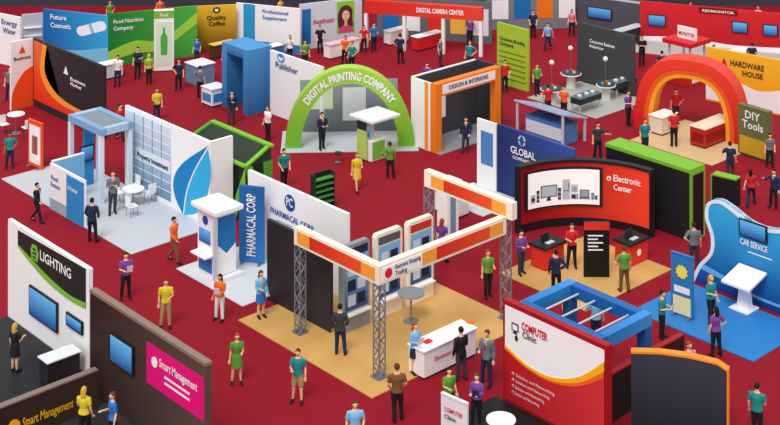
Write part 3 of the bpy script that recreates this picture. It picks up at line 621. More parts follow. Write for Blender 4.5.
# =============== CAMERA BOOTH
fr,L=GW(364,48,482,57)
b=E('camera_booth','booth with red header over white and grey walls','exhibition booth',fr.pt(L/2,0))
panel(b,fr,L,3.0,M('d6281f',h2='ee4a35',axis=0),.5,'header',2.2); text(b,fr,'DIGITAL CAMERA CENTER',L*.45,2.5,.3,WHT,2,wid=L*.4,n=.03)
for s in (0,L*.33,L*.66,L-.2): panel(b,fr,s+.2,2.2,WHT,.3,'post',0,s0=s)
fb=Fr(fr.pt(0,0,-3)[:2],math.degrees(fr.a)); panel(b,fb,L,2.7,M('6a7078'),.1); 
for i in range(5): prism(b,'poster',fb,rect(.4+i*1.5,.5,1.4+i*1.5,2.2),[BLU,WHT,M('e0342c'),M('f5c04a'),OFF][i],0,.03)
counter(418,52,.6,2.2,.9,RED,WHT,'red counter with white top','display_counter'); counter(390,46,.6,1.6,.9,WHT,WHT,'white low display counter','display_counter')
stand(484,117,498,121,1.9,M('f58220'),'orange and white roll-up poster stand',gfx=[(.1,.1,.9,.6,WHT),(.2,.2,.8,.5,M('f9a03c'))])
# =============== GREEN PANEL + round tables booth
fr,L=XW(497,22,3.5,528)
b=E('branding_booth','lime green panel wall with dark lettering','partition wall',fr.pt(L/2,0)); panel(b,fr,L,3.5,M('a9c93a'),.15)
tp(b,fr,'Corporate Branding',500,39,525,.2,DK,n=.03);tp(b,fr,'Company',500,44,514,.2,DK,n=.03)
for i in range(6): prism(b,'shelf_line',fr,rect(.2,.4+i*.3,L-.2,.45+i*.3),M('6f8a20'),0,.03)
q=G(596,119); plat(b,sx(q[1],527),q[1],q[0],sy(q[0],648),M('b3b5ae'),.03,label='light grey booth platform with display tables')
fr,L=XW(577,22,3.4,634); b=E('grey_booth_wall','dark grey booth wall with white lettering','partition wall',fr.pt(L/2,0))
panel(b,fr,L,3.4,M('45474a'),.15,z0=.03); tp(b,fr,'Corporate Business',590,42,615,.2,WHT,n=.03); tp(b,fr,'Interior',590,47,604,.2,WHT,n=.03)
for (px,py,r) in ((552,104,.6),(571,88,.55),(606,100,.5)):
    x,y=G(px,py); e=E('display_table','round dark display table with slim ball lamp','table',(x,y),.03,'round display tables'); cylm(e,'tabletop',x,y,.85,r,.06,M('3d4743'),seg=32,); cylm(e,'rim',x,y,.8,r+.05,.05,WHT,seg=32); cylm(e,'pedestal',x,y,.03,r*.5,.77,M('d8dad6'),r*.4)
    bars(e,'lamp_arm',[((x-.2,y+.2,.9),(x-.2,y+.2,2.1))],.02,STEEL); ballm(e,'lamp_globe',x-.2,y+.2,2.2,.14,M('f4f4ee'))
    for a_ in (0,1,2): box(e,'display_item',x-.05+.22*math.cos(a_*2.1),y-.05+.22*math.sin(a_*2.1),.91,.12,.1,.1,[WHT,ORG,M('7fb0dc')][a_])
for (px,py) in ((586,110),(622,94)):
    x,y=G(px,py); e=E('glass_display_table','long dark display table with glass top','table',(x,y),.03,'long glass display tables'); box(e,'case',x-.35,y-.9,.5,.7,1.8,.3,M('2f383c'),.01); box(e,'glass_top',x-.38,y-.93,.8,.76,1.86,.05,M('5f757c',.1),.01)
    for a_ in(-.3,.24):
        for b_ in(-.85,.79): box(e,'leg',x+a_,y+b_,.03,.06,.06,.47,LG)
    for a_ in(-.6,0,.5): box(e,'display_item',x-.12,y+a_,.85,.2,.16,.08,WHT)
# =============== RED ARCH BOOTH
fr,L=GW(634,128,744,146); a=L/2; bh=3.9
q=G(712,166); plat(None,sx(q[1],630),q[1],q[0],sy(q[0],766),M('d9b98a'),.03,label='tan booth platform under red arch')
b=E('red_arch_booth','broad red and orange arches over tan platform','exhibition booth',fr.pt(L/2,0))
def archm(par,fr,a0,bh,ti,n0,n1,mat,cx):
    V=[];Fc=[]
    for i in range(33):
        t=i*math.pi/32; e=.75
        def P(A,Bz): c=math.cos(t); s=math.sin(t); return (cx-A*abs(c)**e*(1 if c>0 else -1),Bz*max(s,0)**e)
        o_=P(a0,bh);n_=P(a0-ti,bh-ti)
        for (p,n) in ((o_,n1),(n_,n1),(o_,n0),(n_,n0)): V.append(fr.pt(p[0],p[1],n))
    for i in range(32):
        q=4*i; Fc+=[(q,q+4,q+5,q+1),(q+2,q+3,q+7,q+6),(q,q+2,q+6,q+4),(q+1,q+5,q+7,q+3)]
    Fc+=[(0,1,3,2),(128,130,131,129)]
    mk('arch',par,V,Fc,mat)
archm(b,fr,a,bh,.5,-1.3,0,M('d4201c',h2='ee4432'),a); archm(b,fr,a-.5,bh-.5,.22,-1.2,-.03,M('ee5a24'),a); archm(b,fr,a-.72,bh-.72,.22,-1.1,-.06,M('f9a02a'),a)
fw,Lw=GW(706,100,800,120); fw.zs=.9; b=E('golden_booth_wall','golden yellow booth wall with dark lettering','partition wall',fw.pt(Lw/2,0)); panel(b,fw,Lw,3.3,M('f7a11a',h2='fbc02d'),.15); prism(b,'white_graphic',fw,cv([(0,1.0),(Lw*.3,1.5),(Lw*.6,1.2),(Lw,1.9)])+[(Lw,0.1),(0,.1)],WHT,0,.02); text(b,fw,'HARDWARE',Lw*.27,2.45,.36,DK,wid=Lw*.36,n=.03); text(b,fw,'HOUSE',Lw*.4,1.95,.34,DK,wid=Lw*.22,n=.03)
prism(b,'logo',fw,[(Lw*.24,2.3),(Lw*.16,2.3),(Lw*.2,2.85)],RED,0,.03)
e,x,y,z=counter(705,150,.9,2.6,1.0,M('c42a25'),M('e9dcc4'),'red service counter with cream top','service_counter',M('8f1a1a'))
e,x,y,z=counter(662,137,.8,1.3,.95,M('e9dcc4'),WHT,'cream display counter on tan platform','display_counter')
stand(738,153,768,163,2.4,M('6b6d42'),'olive green tool sign board',gfx=[(.06,.05,.94,.4,M('c9a227'))],txt=[('DIY',.25,.75,.78,.4,WHT),('Tools',.15,.85,.58,.4,WHT)],th=.35,feet=False)
# =============== RED BOOTH top right
fr,L=GW(640,40,800,56); fr.zs=.74
b=E('monitor_booth','red booth wall with white wave graphic','partition wall',fr.pt(L/2,0)); panel(b,fr,L,3.4,M('b81c24',h2='dc2a34'),.15); prism(b,'dark_header',fr,rect(L*.38,2.9,L*.62,3.35),M('7e1018'),0,.05); text(b,fr,'REDMONITOR',L*.4,3.0,.22,WHT,wid=L*.2,n=.07)
prism(b,'white_graphic',fr,cv([(0,.35),(L*.3,.6),(L*.6,.35),(L,.6)])+[(L,0),(0,0)],WHT,0,.02)
tv(fr,(648,14,666,25)); tv(fr,(732,21,748,32)); tv(fr,(763,24,778,35))
gplat(fr,0,.1,L,3,M('b4b2b0'),'grey booth platform before red wall')
counter(735,72,.8,1.8,1.0,RED,WHT,'red counter with white top','display_counter')
x,y=G(690,88); k=E('red_canopy_kiosk','white service kiosk with red canopy and red sign','kiosk',(x,y)); box(k,'counter_body',x-1.6,y,0,1.6,1.6,1.0,M('c42a25'),.02); box(k,'countertop',x-1.7,y-.1,1.0,1.8,1.8,.06,WHT,.01)
for a_ in(-1.55,-.12):
    for b_ in (.05,1.45): box(k,'post',x+a_,y+b_,1.06,.1,.1,1.3,LG)
box(k,'canopy',x-1.8,y-.2,2.3,2.0,2.0,.25,M('d8262b'),.02); box(k,'sign_board',x-1.3,y+.6,2.55,1.3,.1,.7,WHT,.01); text(k,Fr((x-1.3,y+.6),0),'MONITOR',.1,2.75,.22,RED,wid=1.1); prism(k,'white_panel',Fr((x,y),90),rect(.2,.2,1.4,.8),WHT,0,.02)
fr,L=GW(574,26,640,36); fr.zs=.72; b=E('dark_screen_wall','dark grey wall behind mounted screens','partition wall',fr.pt(L/2,0)); panel(b,fr,L,3.2,M('55585e'),.12); prism(b,'white_stripe',fr,rect(0,2.9,L,3.1),LG,0,.02); tv(fr,(588,6,612,17)); counter(620,46,.6,2.5,.9,DK,LG,'dark counter with grey top','display_counter')
# =============== GLOBAL NAVY
fr,L=XW(497,124,3.1,574)
b=E('navy_wall','navy blue booth wall with globe lettering','partition wall',fr.pt(L/2,0)); panel(b,fr,L,3.1,M('1f2d66',h2='3a58a8',axis=0),.15)
tp(b,fr,'GLOBAL',511,152,536,.34,WHT); tp(b,fr,'COMPANY',513,158,530,.15,WHT); s,z=fr.px(522,141); prism(b,'logo',fr,disc(s,z,.24,16),M('a9c8f0'),0,.02); prism(b,'logo_ring',fr,disc(s,z,.1,16,.22),M('2e4488'),0,.03); prism(b,'logo_line',fr,rect(s-.24,z-.03,s+.24,z+.03),M('2e4488'),0,.035)
fl3,L3=XW(477,118,3.1,496); b=E('white_poster_wall','white booth wall end with blue poster','partition wall',fl3.pt(L3/2,0)); panel(b,fl3,L3,3.1,WHT,.12); grect(b,fl3,481,130,493,163,M('4f86c6'),1)
q=fr.O; plat(b,q[0]-1.5,q[1]-2.6,q[0]+1.6,q[1]-.02,M('cfd3d8'),.03,label='pale grey booth platform before navy wall')
x,y=G(552,138); k=E('slanted_display_desk','blue desk with slanted pale glass top','desk',(x,y))
mk('slanted_glass_top',k,[(x-1.8,y-.9,1.75),(x+1.5,y-.9,1.75),(x+1.5,y+1.0,1.2),(x-1.8,y+1.0,1.2),(x-1.8,y-.9,1.67),(x+1.5,y-.9,1.67),(x+1.5,y+1.0,1.12),(x-1.8,y+1.0,1.12)],HEX,M('a9cfee',.2))
for a_ in(-1.7,1.35): box(k,'post',x+a_,y-.85,0,.1,.1,1.66,LG); box(k,'post',x+a_,y+.85,0,.1,.1,1.14,LG)
box(k,'desk_body',x-1.4,y-.5,0,2.6,1.1,1.0,M('4f86c6'),.02); box(k,'desk_panel',x-1.3,y-.53,.2,2.4,.03,.6,M('d8e6f2'))
counter(456,220,1.4,.8,1.0,WHT,OFF,'white booth desk with pale top','display_counter')
x,y=G(447,246); k=E('white_tower','tall white display tower with blue grey stripe','kiosk',(x,y)); box(k,'tower',x-.6,y,0,.6,.7,2.5,WHT,.02); box(k,'stripe',x-.001,y+.2,.3,.02,.3,2.0,M('7a98b8')); box(k,'cap',x-.7,y-.1,2.5,.8,.9,.08,OFF)
# =============== ELECTRONIC CENTRE (curved)
o=G(586,312); plat(None,o[0],o[1],sx(o[1],499),sy(o[0],672),WOODF,.04,label='angular plain tan platform below curved red wall')
R0=2.85; R=4.0; Cc=G(586,254); Cc=(Cc[0]+s_*(R-R0)*.95,Cc[1]-c_*(R-R0)*.95)
half=.75; tw=math.radians(-4); a0=math.degrees(TH+half+tw); st_=TH+tw+math.pi/2+half
Ow=(Cc[0]+R*math.cos(st_),Cc[1]+R*math.sin(st_)); fr=Fr(Ow,a0,-1/R); L=2*half*R; HH=2.85
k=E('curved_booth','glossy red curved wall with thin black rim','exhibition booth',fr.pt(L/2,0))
panel(k,fr,L,HH-.12,M('8a1018',.2,0,.18,h2='f0442c',axis=0),.1,z0=.04); panel(k,fr,L+.06,HH,BLK,.3,'rim',HH-.12,s0=-.06,n1=.06); panel(k,fr,L,HH-.12,M('1d1b1e'),.15,'outer_shell',.04,n1=-.1)  # red panel glows faintly, added to brighten its shaded concave side; no lamp behind
panel(k,fr,L+.08,HH-.12,BLK,.3,'rim',.04,s0=L,n1=.06); panel(k,fr,0,HH-.12,BLK,.3,'rim',.04,s0=-.08,n1=.06)
prism(k,'black_base_band',fr,rect(0,.04,L,.35),M('1d1b1e'),0,.03)
text(k,fr,'Electronic',L*.72,2.05,.29,WHT,wid=1.25,n=.06); text(k,fr,'Center',L*.72,1.67,.27,WHT,wid=.82,n=.06); prism(k,'emblem',fr,disc(L*.685,2.12,.1,12),WHT,0,.04); prism(k,'emblem_core',fr,disc(L*.685,2.12,.045,12),RED,.04,.05)
e=E('product_screen','large white lit panel picturing electronic devices','screen',fr.pt(L*.33,.95,.1),.95); prism(e,'frame',fr,rect(L*.04,.9,L*.64,2.55),BLK,.02,.12); prism(e,'white_panel',fr,rect(L*.06,.98,L*.62,2.47),M('f6f6f4',.4,0,.2),.12,.14)
dk=M('33363c'); gl=M('9fb0bf'); mg=M('c3cad2'); Z=1.2
def dev(pts,m,l=0): prism(e,'device_picture',fr,pts,m,.14+.015*l,.155+.015*l)
a=L*.08; dev(rect(a,Z,a+.26,Z+.36),mg); dev(disc(a+.13,Z+.16,.09,12),dk,1)
a=L*.135; dev(rect(a,Z,a+.14,Z+.5),dk); dev(disc(a+.07,Z+.13,.05,10),gl,1); dev(disc(a+.07,Z+.33,.05,10),gl,1)
a=L*.17; dev(rect(a,Z+.15,a+.8,Z+.66),dk); dev(rect(a+.04,Z+.19,a+.76,Z+.62),M('b9cbd9'),1); dev([(a+.28,Z),(a+.52,Z),(a+.45,Z+.15),(a+.35,Z+.15)],dk)
a=L*.31; dev(rect(a,Z,a+.14,Z+.5),dk); dev(disc(a+.07,Z+.13,.05,10),gl,1); dev(disc(a+.07,Z+.33,.05,10),gl,1)
a=L*.345; dev(rect(a,Z,a+.34,Z+.85),mg); dev(rect(a+.03,Z+.36,a+.31,Z+.38),dk,1); dev(rect(a+.27,Z+.45,a+.3,Z+.68),dk,1)
a=L*.41; dev(rect(a,Z,a+.32,Z+.22),gl); dev(rect(a+.03,Z+.04,a+.2,Z+.18),dk,1)
a=L*.41; dev(rect(a,Z+.28,a+.3,Z+.62),mg); dev(disc(a+.15,Z+.44,.1,12),gl,1)
a=L*.475; dev(rect(a,Z+.08,a+.42,Z+.4),dk); dev(rect(a+.03,Z+.11,a+.39,Z+.37),gl,1); dev([(a-.05,Z),(a+.47,Z),(a+.42,Z+.08),(a,Z+.08)],M('7c838b'))
a=L*.56; dev(rect(a,Z,a+.13,Z+.28),dk); dev(rect(a+.015,Z+.04,a+.115,Z+.24),M('7fa8c8'),1)
a=L*.585; dev(rect(a,Z,a+.13,Z+.2),gl); dev(disc(a+.065,Z+.1,.045,10),dk,1)
for (px,py) in ((548,266),(632,262)):
    x,y=G(px,py); q=E('demo_desk','red demonstration desk with black top and device','desk',(x,y),.04,'red demonstration desks'); box(q,'desk_body',x-.45,y-.55,.04,.8,1.15,.85,M('e0352b'),.03); box(q,'desktop',x-.53,y-.63,.89,.96,1.31,.08,BLK,.02); box(q,'tablet_stand',x-.2,y-.2,.97,.05,.4,.3,DK); box(q,'keyboard',x,y-.2,.97,.2,.4,.03,LG); prism(q,'emblem',Fr((x+.35,y-.4),90),disc(.4,.5,.13,12),WHT,0,.015)
x,y=G(597,280); q=E('information_totem','black information totem with orange header and text','kiosk',(x,y),.04); f=Fr((x-.45,y-.25),47); 
prism(q,'totem_body',f,rect(0,.04,1.0,2.2),M('17171b'),-.15,0); prism(q,'header_strip',f,rect(0,1.9,1.0,2.2),M('e0352b'),0,.02)
for i in range(5): prism(q,'text_line',f,rect(.15,1.65-i*.14,.75-(i%2)*.2,1.7-i*.14),WHT,0,.015)
# =============== BLACK/GREEN BLOCK
fr,L=XW(606,143,3.0,690)
b=E('black_green_block','thick black wall block with bright green edging','partition wall',fr.pt(L/2,0)); panel(b,fr,L,2.85,M('232226'),1.0); panel(b,fr,L+.03,3.0,M('7cb92e'),1.06,'green_cap',2.85,s0=-.03,n1=.03)
panel(b,fr,L+.06,2.85,M('7cb92e'),1.03,'green_edge',0,s0=L,n1=.03); panel(b,Fr(fr.pt(L+.07,0)[:2],90),.85,2.75,M('17161a'),.01,'inner_panel',.1,s0=.12,n1=.012)
fr,L=GW(712,202,736,208); b=E('green_edged_panel','small black panel with green edging','partition wall',fr.pt(L/2,0)); panel(b,fr,L,1.2,M('232226'),.5); panel(b,fr,L,1.26,M('7cb92e'),.5,'green_cap',1.2); panel(b,fr,0,1.2,M('7cb92e'),.5,'green_edge',0,s0=-.06,n1=.02)
# =============== CAR SERVICE
fr,L=XW(712,208,3.1,812); fr.zs=.8
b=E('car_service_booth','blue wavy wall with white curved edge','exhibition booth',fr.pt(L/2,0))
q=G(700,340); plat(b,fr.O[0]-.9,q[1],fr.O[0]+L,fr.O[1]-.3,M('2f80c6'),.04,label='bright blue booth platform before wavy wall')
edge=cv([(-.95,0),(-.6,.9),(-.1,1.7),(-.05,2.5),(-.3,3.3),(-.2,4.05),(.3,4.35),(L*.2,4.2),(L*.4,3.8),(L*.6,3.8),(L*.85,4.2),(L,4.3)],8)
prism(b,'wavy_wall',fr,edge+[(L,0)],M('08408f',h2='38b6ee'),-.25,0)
ins=[]
for i,p in enumerate(edge):
    p0=edge[max(i-1,0)];p1=edge[min(i+1,len(edge)-1)]; dx,dz=p1[0]-p0[0],p1[1]-p0[1]; l=math.hypot(dx,dz) or 1
    ins.append((p[0]+dz/l*.15,max(0,p[1]-dx/l*.15)))
V=[];Fc=[]
for p,q_ in zip(edge,ins):
    for (w_,n) in ((p,.03),(q_,.03),(p,-.28),(q_,-.28)): V.append(fr.pt(w_[0],w_[1],n))
for i in range(len(edge)-1):
    j=4*i; Fc+=[(j,j+4,j+5,j+1),(j+2,j+3,j+7,j+6),(j,j+2,j+6,j+4),(j+1,j+5,j+7,j+3)]
mk('white_wavy_edge',b,V,Fc,M('e6f3fb'))
prism(b,'pale_wave_stripe',fr,cv([(-.45,1.0),(L*.2,.75),(L*.5,.45),(L,.5)])+cv([(L,.38),(L*.5,.32),(L*.2,.55),(-.6,.75)]),M('6fb8ea'),0,.02)
tp(b,fr,'CAR SERVICE',741,243,768,.3,WHT,n=.05); grect(b,fr,748,251,772,252,WHT)
tv(fr,(740,217,768,234))
x,y=G(744,310); k=E('angled_display_desk','white tilted display desk on slim stem','desk',(x,y)); box(k,'base',x-.4,y-.4,.04,.8,.8,.08,WHT,.02); mk('stem',k,[(x-.25,y-.1,.12),(x+.25,y-.1,.12),(x+.25,y+.2,.12),(x-.25,y+.2,.12),(x-.12,y-.1,1.2),(x+.12,y-.1,1.2),(x+.12,y+.2,1.2),(x-.12,y+.2,1.2)],HEX,WHT); mk('tilted_top',k,[(x-.6,y-.6,1.1),(x+.6,y-.6,1.1),(x+.6,y+.6,1.4),(x-.6,y+.6,1.4),(x-.6,y-.6,1.02),(x+.6,y-.6,1.02),(x+.6,y+.6,1.32),(x-.6,y+.6,1.32)],HEX,WHT)
e,f,L=stand(671,314,693,322,2.3,M('2c7fc4'),'blue and yellow poster stand with gear emblem',gfx=[(.1,.06,.9,.34,M('f6e9a8')),(.15,.4,.85,.5,WHT)])
s=L*.5; prism(e,'gear_emblem',f,[(s+(.26 if i%2 else .2)*math.cos(i*math.pi/10),1.7+(.26 if i%2 else .2)*math.sin(i*math.pi/10)) for i in range(20)],M('ffe95a'),0,.03)
# =============== TOP ROW
def pw(a,b_,c,d,h,mat,label,k=0,zs=.84):
    fr,L=GW(a,b_,c,d); fr.zs=zs; e=E('booth_wall',label,'partition wall',fr.pt(L/2,0)); panel(e,fr,L,h,mat,.15); return e,fr,L
e,f,L=pw(-6,62,20,68,3.6,WHT,'white booth wall with blue water lettering'); text(e,f,'Energy',L*.3,2.9,.4,M('3a6ea5'),wid=L*.6); text(e,f,'Water',L*.35,2.3,.4,M('3a6ea5'),wid=L*.5)
e,f,L=pw(22,60,43,58,3.3,M('b9c2cc'),'grey booth side wall with shelves'); 
for i in range(4): prism(e,'shelf',f,rect(.1,.5+i*.6,L-.1,.56+i*.6),WHT,0,.2)
e,f,L=pw(43,58,108,66,3.6,M('0f62ad',h2='35aae8',axis=0),'blue booth wall with white capsule picture'); text(e,f,'Future',L*.12,2.95,.36,WHT,wid=L*.25); text(e,f,'Cosmetic',L*.12,2.35,.36,WHT,wid=L*.32)
cx,cz=L*.75,2.55; cap=[]
for i in range(24):
    t=i*math.pi/12; u=.75*(1 if math.cos(t)>0 else -1)+.34*math.cos(t); v=.36*math.sin(t); cap.append((cx+u*.94-v*.34,cz+u*.34+v*.94))
prism(e,'capsule_picture',f,cap,M('eef6fb'),0,.02); prism(e,'capsule_band',f,[(cx+u*.94-v*.34,cz+u*.34+v*.94) for u,v in ((-.1,-.36),(.12,-.36),(.12,.36),(-.1,.36))],M('8cc8ea'),.02,.035)
prism(e,'wave_graphic',f,cv([(0,1.3),(L*.4,.8),(L,1.3)])+[(L,0),(0,0)],M('7cc4ea'),0,.02)
e,f,L=pw(108,66,197,56,3.7,M('157a34',h2='4fb848',axis=0),'green booth wall with light swoosh'); text(e,f,'Food Nutrition',L*.06,3.0,.3,WHT,wid=L*.33); text(e,f,'Company',L*.06,2.5,.3,WHT,wid=L*.22)
prism(e,'swoosh_graphic',f,cv([(0,1.0),(L*.3,1.6),(L*.6,1.5),(L,3.2)])+cv([(L,2.4),(L*.6,.8),(L*.3,.7),(0,.3)]),M('a6d84a'),0,.02)
e,f,L=stand(154,72,174,71,3.6,WHT,'tall white stand with green bottle poster',gfx=[(0,.88,1,1,GRN),(.1,.1,.9,.82,M('dff0d8'))],name='poster_stand',th=.3,feet=False)
prism(e,'bottle_picture',f,cv([(L*.35,1.0),(L*.33,2.0),(L*.44,2.3),(L*.45,2.6),(L*.55,2.6),(L*.56,2.3),(L*.67,2.0),(L*.65,1.0)]),M('4fb848'),0,.03); text(e,f,'Food',L*.3,3.28,.2,WHT,wid=L*.4)
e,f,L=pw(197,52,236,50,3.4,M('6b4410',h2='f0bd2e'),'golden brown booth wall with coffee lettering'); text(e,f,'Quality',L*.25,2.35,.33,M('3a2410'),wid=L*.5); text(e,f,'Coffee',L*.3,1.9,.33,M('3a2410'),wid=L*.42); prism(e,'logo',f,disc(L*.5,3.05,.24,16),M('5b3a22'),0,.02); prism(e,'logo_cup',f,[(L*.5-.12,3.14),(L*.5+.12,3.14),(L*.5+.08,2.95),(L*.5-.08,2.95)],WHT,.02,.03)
e,f,L=pw(236,48,300,55,3.4,WHT,'white booth wall with blue stripe'); text(e,f,'Professional',L*.42,2.85,.28,BLU,wid=L*.4); text(e,f,'Supplement',L*.42,2.4,.28,BLU,wid=L*.38); prism(e,'blue_stripe',f,rect(L*.12,0,L*.3,3.4),M('2e9bd6'),0,.02); prism(e,'blue_base',f,rect(L*.3,0,L,.7),M('3f7fb8'),0,.02)
e,f,L=pw(300,50,362,42,3.4,M('d6dbe2'),'pale grey booth wall with posters'); 
q=L*.73; prism(e,'portrait_poster',f,rect(L*.59,.9,L*.87,3.25),M('8ecb3f'),0,.03); prism(e,'portrait_hair',f,cv([(q-.5,1.3),(q-.55,2.2),(q-.3,2.85),(q+.1,2.95),(q+.45,2.6),(q+.45,1.9),(q+.55,1.3)]),M('5a2a3a'),.03,.04); prism(e,'portrait_shoulders',f,cv([(q-.55,.95),(q-.4,1.3),(q,1.5),(q+.4,1.3),(q+.55,.95)]),M('e0457a'),.03,.05); prism(e,'portrait_neck',f,rect(q-.1,1.4,q+.1,1.9),M('e5b088'),.03,.055); prism(e,'portrait_face',f,disc(q,2.2,.26,16,.38),M('f3c6a0'),.04,.06)
for d in(-.1,.1): prism(e,'portrait_eye',f,disc(q+d,2.27,.045,8,.025),DK,.06,.066)
prism(e,'portrait_lips',f,disc(q,2.0,.08,8,.03),M('c0303a'),.06,.066)
text(e,f,'Aesthetic',L*.2,1.8,.4,M('d02a7a'),wid=L*.35); prism(e,'blue_poster',f,rect(L*.03,.4,L*.17,3.0),BLU,0,.03)
counter(330,60,.6,2.4,.9,WHT,M('e8b8cc'),'white counter with pink top','display_counter'); counter(262,64,.6,1.6,.9,M('3f7fb8'),WHT,'blue counter with white top','display_counter'); counter(90,84,.7,2.2,.9,M('d7ebf7'),WHT,'pale blue counter with white top','display_counter')
counter(214,60,.5,1.6,.9,M('5b3a22'),M('e9c36a'),'brown counter with golden top','display_counter'); counter(25,86,.6,2.0,.9,LG,WHT,'grey counter with white top','display_counter')
e,f,L=pw(486,30,574,28,3.3,M('7d838b'),'grey booth wall with white posters',zs=.7); 
for i in range(4): prism(e,'poster',f,rect(.4+i*1.5,1.0,1.5+i*1.5,2.8),[WHT,BLU,ORG,WHT][i],0,.02)
# =============== PEOPLE
P=person
P(15,372,150,'fwd,down','stand','f','black','black','y',bv='dress')
P(126,298,20,'fwd,fwd','wide','m','purple','black','k',hold='rw')
P(166,327,10,'down,fwd','wide','m','yellow','khaki','b')
P(220,320,-20,'down,fwd','wide','f','orange','white','k','b',hold='rw')
P(261,318,30,'fwd,down','stand','f','skyblue','blue','b',bv='skirt',tv_='long')
P(174,262,60,'sf,sb','walk','m','orange','brown','k','b',tv_='long')
P(92,242,170,'low,low','wide','m','navy','black','k',tv_='jacket')
P(113,214,20,'fold,fwd','stand','m','grey','darkgrey','b',tv_='jacket')
P(37,222,70,'sf,sb','walk','m','black','black','k',tv_='jacket')
P(10,168,20,'down,hip','stand','m','teal','navy','k','c')
P(157,121,10,'fwd,down','stand','m','yellow','navy','b')
P(232,124,0,'fold,down','stand','m','navy','darkgrey','k',tv_='jacket')
P(234,99,180,'down,hip','stand','m','red','navy','b')
P(200,98,160,'down,down','stand','m','grey','black','k')
P(284,188,30,'down,down','stand','m','teal','black','k')
P(322,149,30,'fwd,fwd','stand','m','navy','black','k',tv_='jacket')
P(357,191,20,'down,fwd','walk','f','yellow','yellow','r',bv='dress')
P(390,178,180,'down,hip','stand','m','green','black','k','c')
P(427,93,0,'down,down','stand','m','purple','navy','k')
P(466,152,-10,'down,low','stand','m','navy','darkgrey','k',tv_='jacket')
P(462,110,20,'fwd,down','stand','f','purple','black','r')
P(340,356,175,'low,down','stand','m','darkgrey','navy','k',tv_='jacket')
P(415,374,40,'fwd,down','stand','f','skyblue','navy','r',bv='skirt',tv_='long',hold='lw')
P(461,381,-150,'fwd,down','wide','m','black','darkgrey','k',tv_='jacket')
P(487,385,-30,'fwd,down','wide','m','grey','navy','b',tv_='jacket')
P(397,422,185,'low,low','contra','m','brown','black','b')
P(449,418,20,'fwd,down','stand','f','green','black','k')
P(477,426,-20,'fwd,fwd','stand','f','purple','black','b',tv_='long',hold='rb')
P(298,402,-10,'fwd,down','wide','m','teal','khaki','b',bv='shorts')
P(237,383,15,'down,fwd','wide','f','green','green','r',bv='dress')
P(355,459,10,'down,low','stand','m','skyblue','navy','b')
P(84,443,170,'down,fwd','stand','f','yellow','black','y'); P(113,449,-60,'fwd,down','stand','f','blue','black','b')
P(442,262,160,'down,down','stand','f','purple','black','r')
P(488,296,20,'down,fwd','stand','f','green','black','r')
P(521,274,30,'fwd,fwd','stand','m','purple','darkgrey','k',tv_='long')
P(556,296,180,'hip,down','wide','m','navy','black','k',tv_='jacket')
P(572,268,0,'fwd,fwd','stand','m','red','black','b')
P(624,293,190,'down,hip','wide','m','green','brown','b')
P(568,336,40,'down,fwd','stand','m','teal','navy','k'); P(596,345,180,'down,down','stand','m','skyblue','navy','k')
P(694,268,180,'down,hip','stand','m','grey','darkgrey','k')
P(711,324,30,'fwd,down','stand','f','teal','black','y'); P(716,357,200,'hip,down','wide','f','purple','black','k')
P(662,338,60,'fwd,fwd','stand','m','teal','black','k',hold='rw'); P(774,208,-40,'point,down','stand','m','navy','black','k',tv_='jacket'); P(751,206,150,'sf,sb','walk','f','red','navy','k')
P(689,395,20,'down,down','stand','m','pink','black','r'); P(757,440,150,'fwd,down','stand','m','teal','black','k')
P(598,159,10,'down,down','stand','m','darkgrey','black','k'); P(628,125,40,'fwd,down','stand','m','purple','black','k'); P(676,124,0,'down,hip','stand','m','red','navy','b')
P(674,147,180,'down,down','stand','m','red','black','k'); P(770,167,0,'down,down','stand','f','grey','black','k')
P(537,95,20,'down,fwd','stand','m','green','black','b'); P(548,117,-160,'down,down','stand','m','red','navy','k'); P(564,119,-30,'fwd,down','stand','m','orange','black','k'); P(594,80,10,'fwd,down','stand','m','white','black','k')
P(510,66,20,'down,down','stand','m','orange','black','k'); P(138,78,10,'down,fwd','stand','m','navy','black','k'); P(149,84,30,'down,down','stand','f','lime','black','y'); P(10,100,10,'down,fwd','stand','m','grey','navy','k')
P(197,64,10,'down,down','stand','f','blue','navy','k'); P(290,62,-10,'down,down','stand','f','white','black','r'); P(320,53,10,'down,down','stand','m','black','black','k'); P(364,52,0,'down,down','stand','f','red','black','k'); P(374,51,20,'down,down','stand','m','blue','black','k')
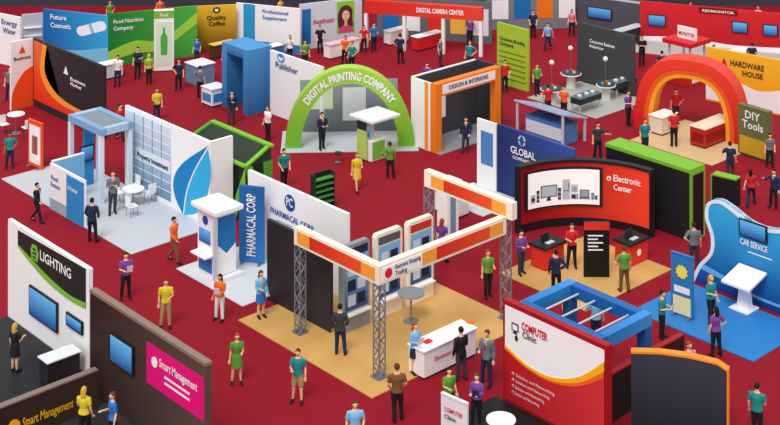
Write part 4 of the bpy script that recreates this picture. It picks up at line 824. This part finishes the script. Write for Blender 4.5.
P(470,44,0,'down,down','stand','f','purple','black','b'); P(533,38,0,'down,down','stand','m','navy','black','k'); P(572,36,0,'down,down','stand','f','pink','black','b'); P(642,66,0,'down,down','stand','m','black','black','k'); P(662,80,170,'down,down','stand','m','darkgrey','black','k')
P(28,72,10,'down,down','stand','m','purple','black','b'); P(72,90,160,'down,down','stand','f','pink','navy','r'); P(118,86,0,'down,fwd','stand','m','white','navy','k'); P(245,66,30,'down,down','stand','m','teal','black','k')
P(305,70,20,'fwd,down','stand','m','green','navy','k'); P(345,64,-20,'down,down','stand','f','orange','black','b'); P(400,64,170,'down,hip','stand','m','navy','black','k')
P(520,56,20,'down,down','stand','f','red','black','y'); P(548,50,-30,'sf,sb','walk','m','skyblue','navy','k'); P(714,74,20,'down,down','stand','m','orange','navy','k'); P(752,72,180,'down,down','stand','m','navy','black','k')
for i,(px,py) in enumerate(((179,90),(226,72),(270,44),(352,72),(440,66),(497,24),(545,20),(600,20),(628,24),(660,26),(690,28),(758,32),(505,92),(645,156),(404,24),(455,24),(280,22),(345,22),(160,24),(110,26),(730,180),(268,140),(120,140),(470,72))):
    P(px,py,[0,20,170,-40,60,-20][i%6],['down,down','down,fwd','sf,sb','down,hip'][i%4],'walk' if i%4==2 else 'stand','mfmmf'[i%5],['navy','white','red','teal','grey','purple','yellow','black','orange','green'][i%10],['black','navy','darkgrey'][i%3],'kbkr'[i%4])
# =============== LIGHT
wd=bpy.data.worlds.new('World'); sc.world=wd; wd.use_nodes=True; bg=wd.node_tree.nodes['Background']; bg.inputs[0].default_value=(1,.99,.98,1); bg.inputs[1].default_value=.86
sn=bpy.data.lights.new('sun','SUN'); sn.energy=1.8; sn.angle=.4; so=bpy.data.objects.new('hall_key_light',sn); col.objects.link(so); so.rotation_euler=Vector((-.4,.75,-1.2)).to_track_quat('-Z','Y').to_euler()
# =============== CAMERA
cam=bpy.data.cameras.new('camera'); co=bpy.data.objects.new('camera',cam); col.objects.link(co); co.location=(0,0,HC); co.rotation_euler=(math.pi/2,0,TH)
cam.sensor_width=36; cam.lens=FP/780*36; cam.shift_y=-(212.5+HY)/780; cam.clip_end=400
sc.camera=co
sc.view_settings.view_transform='Standard'
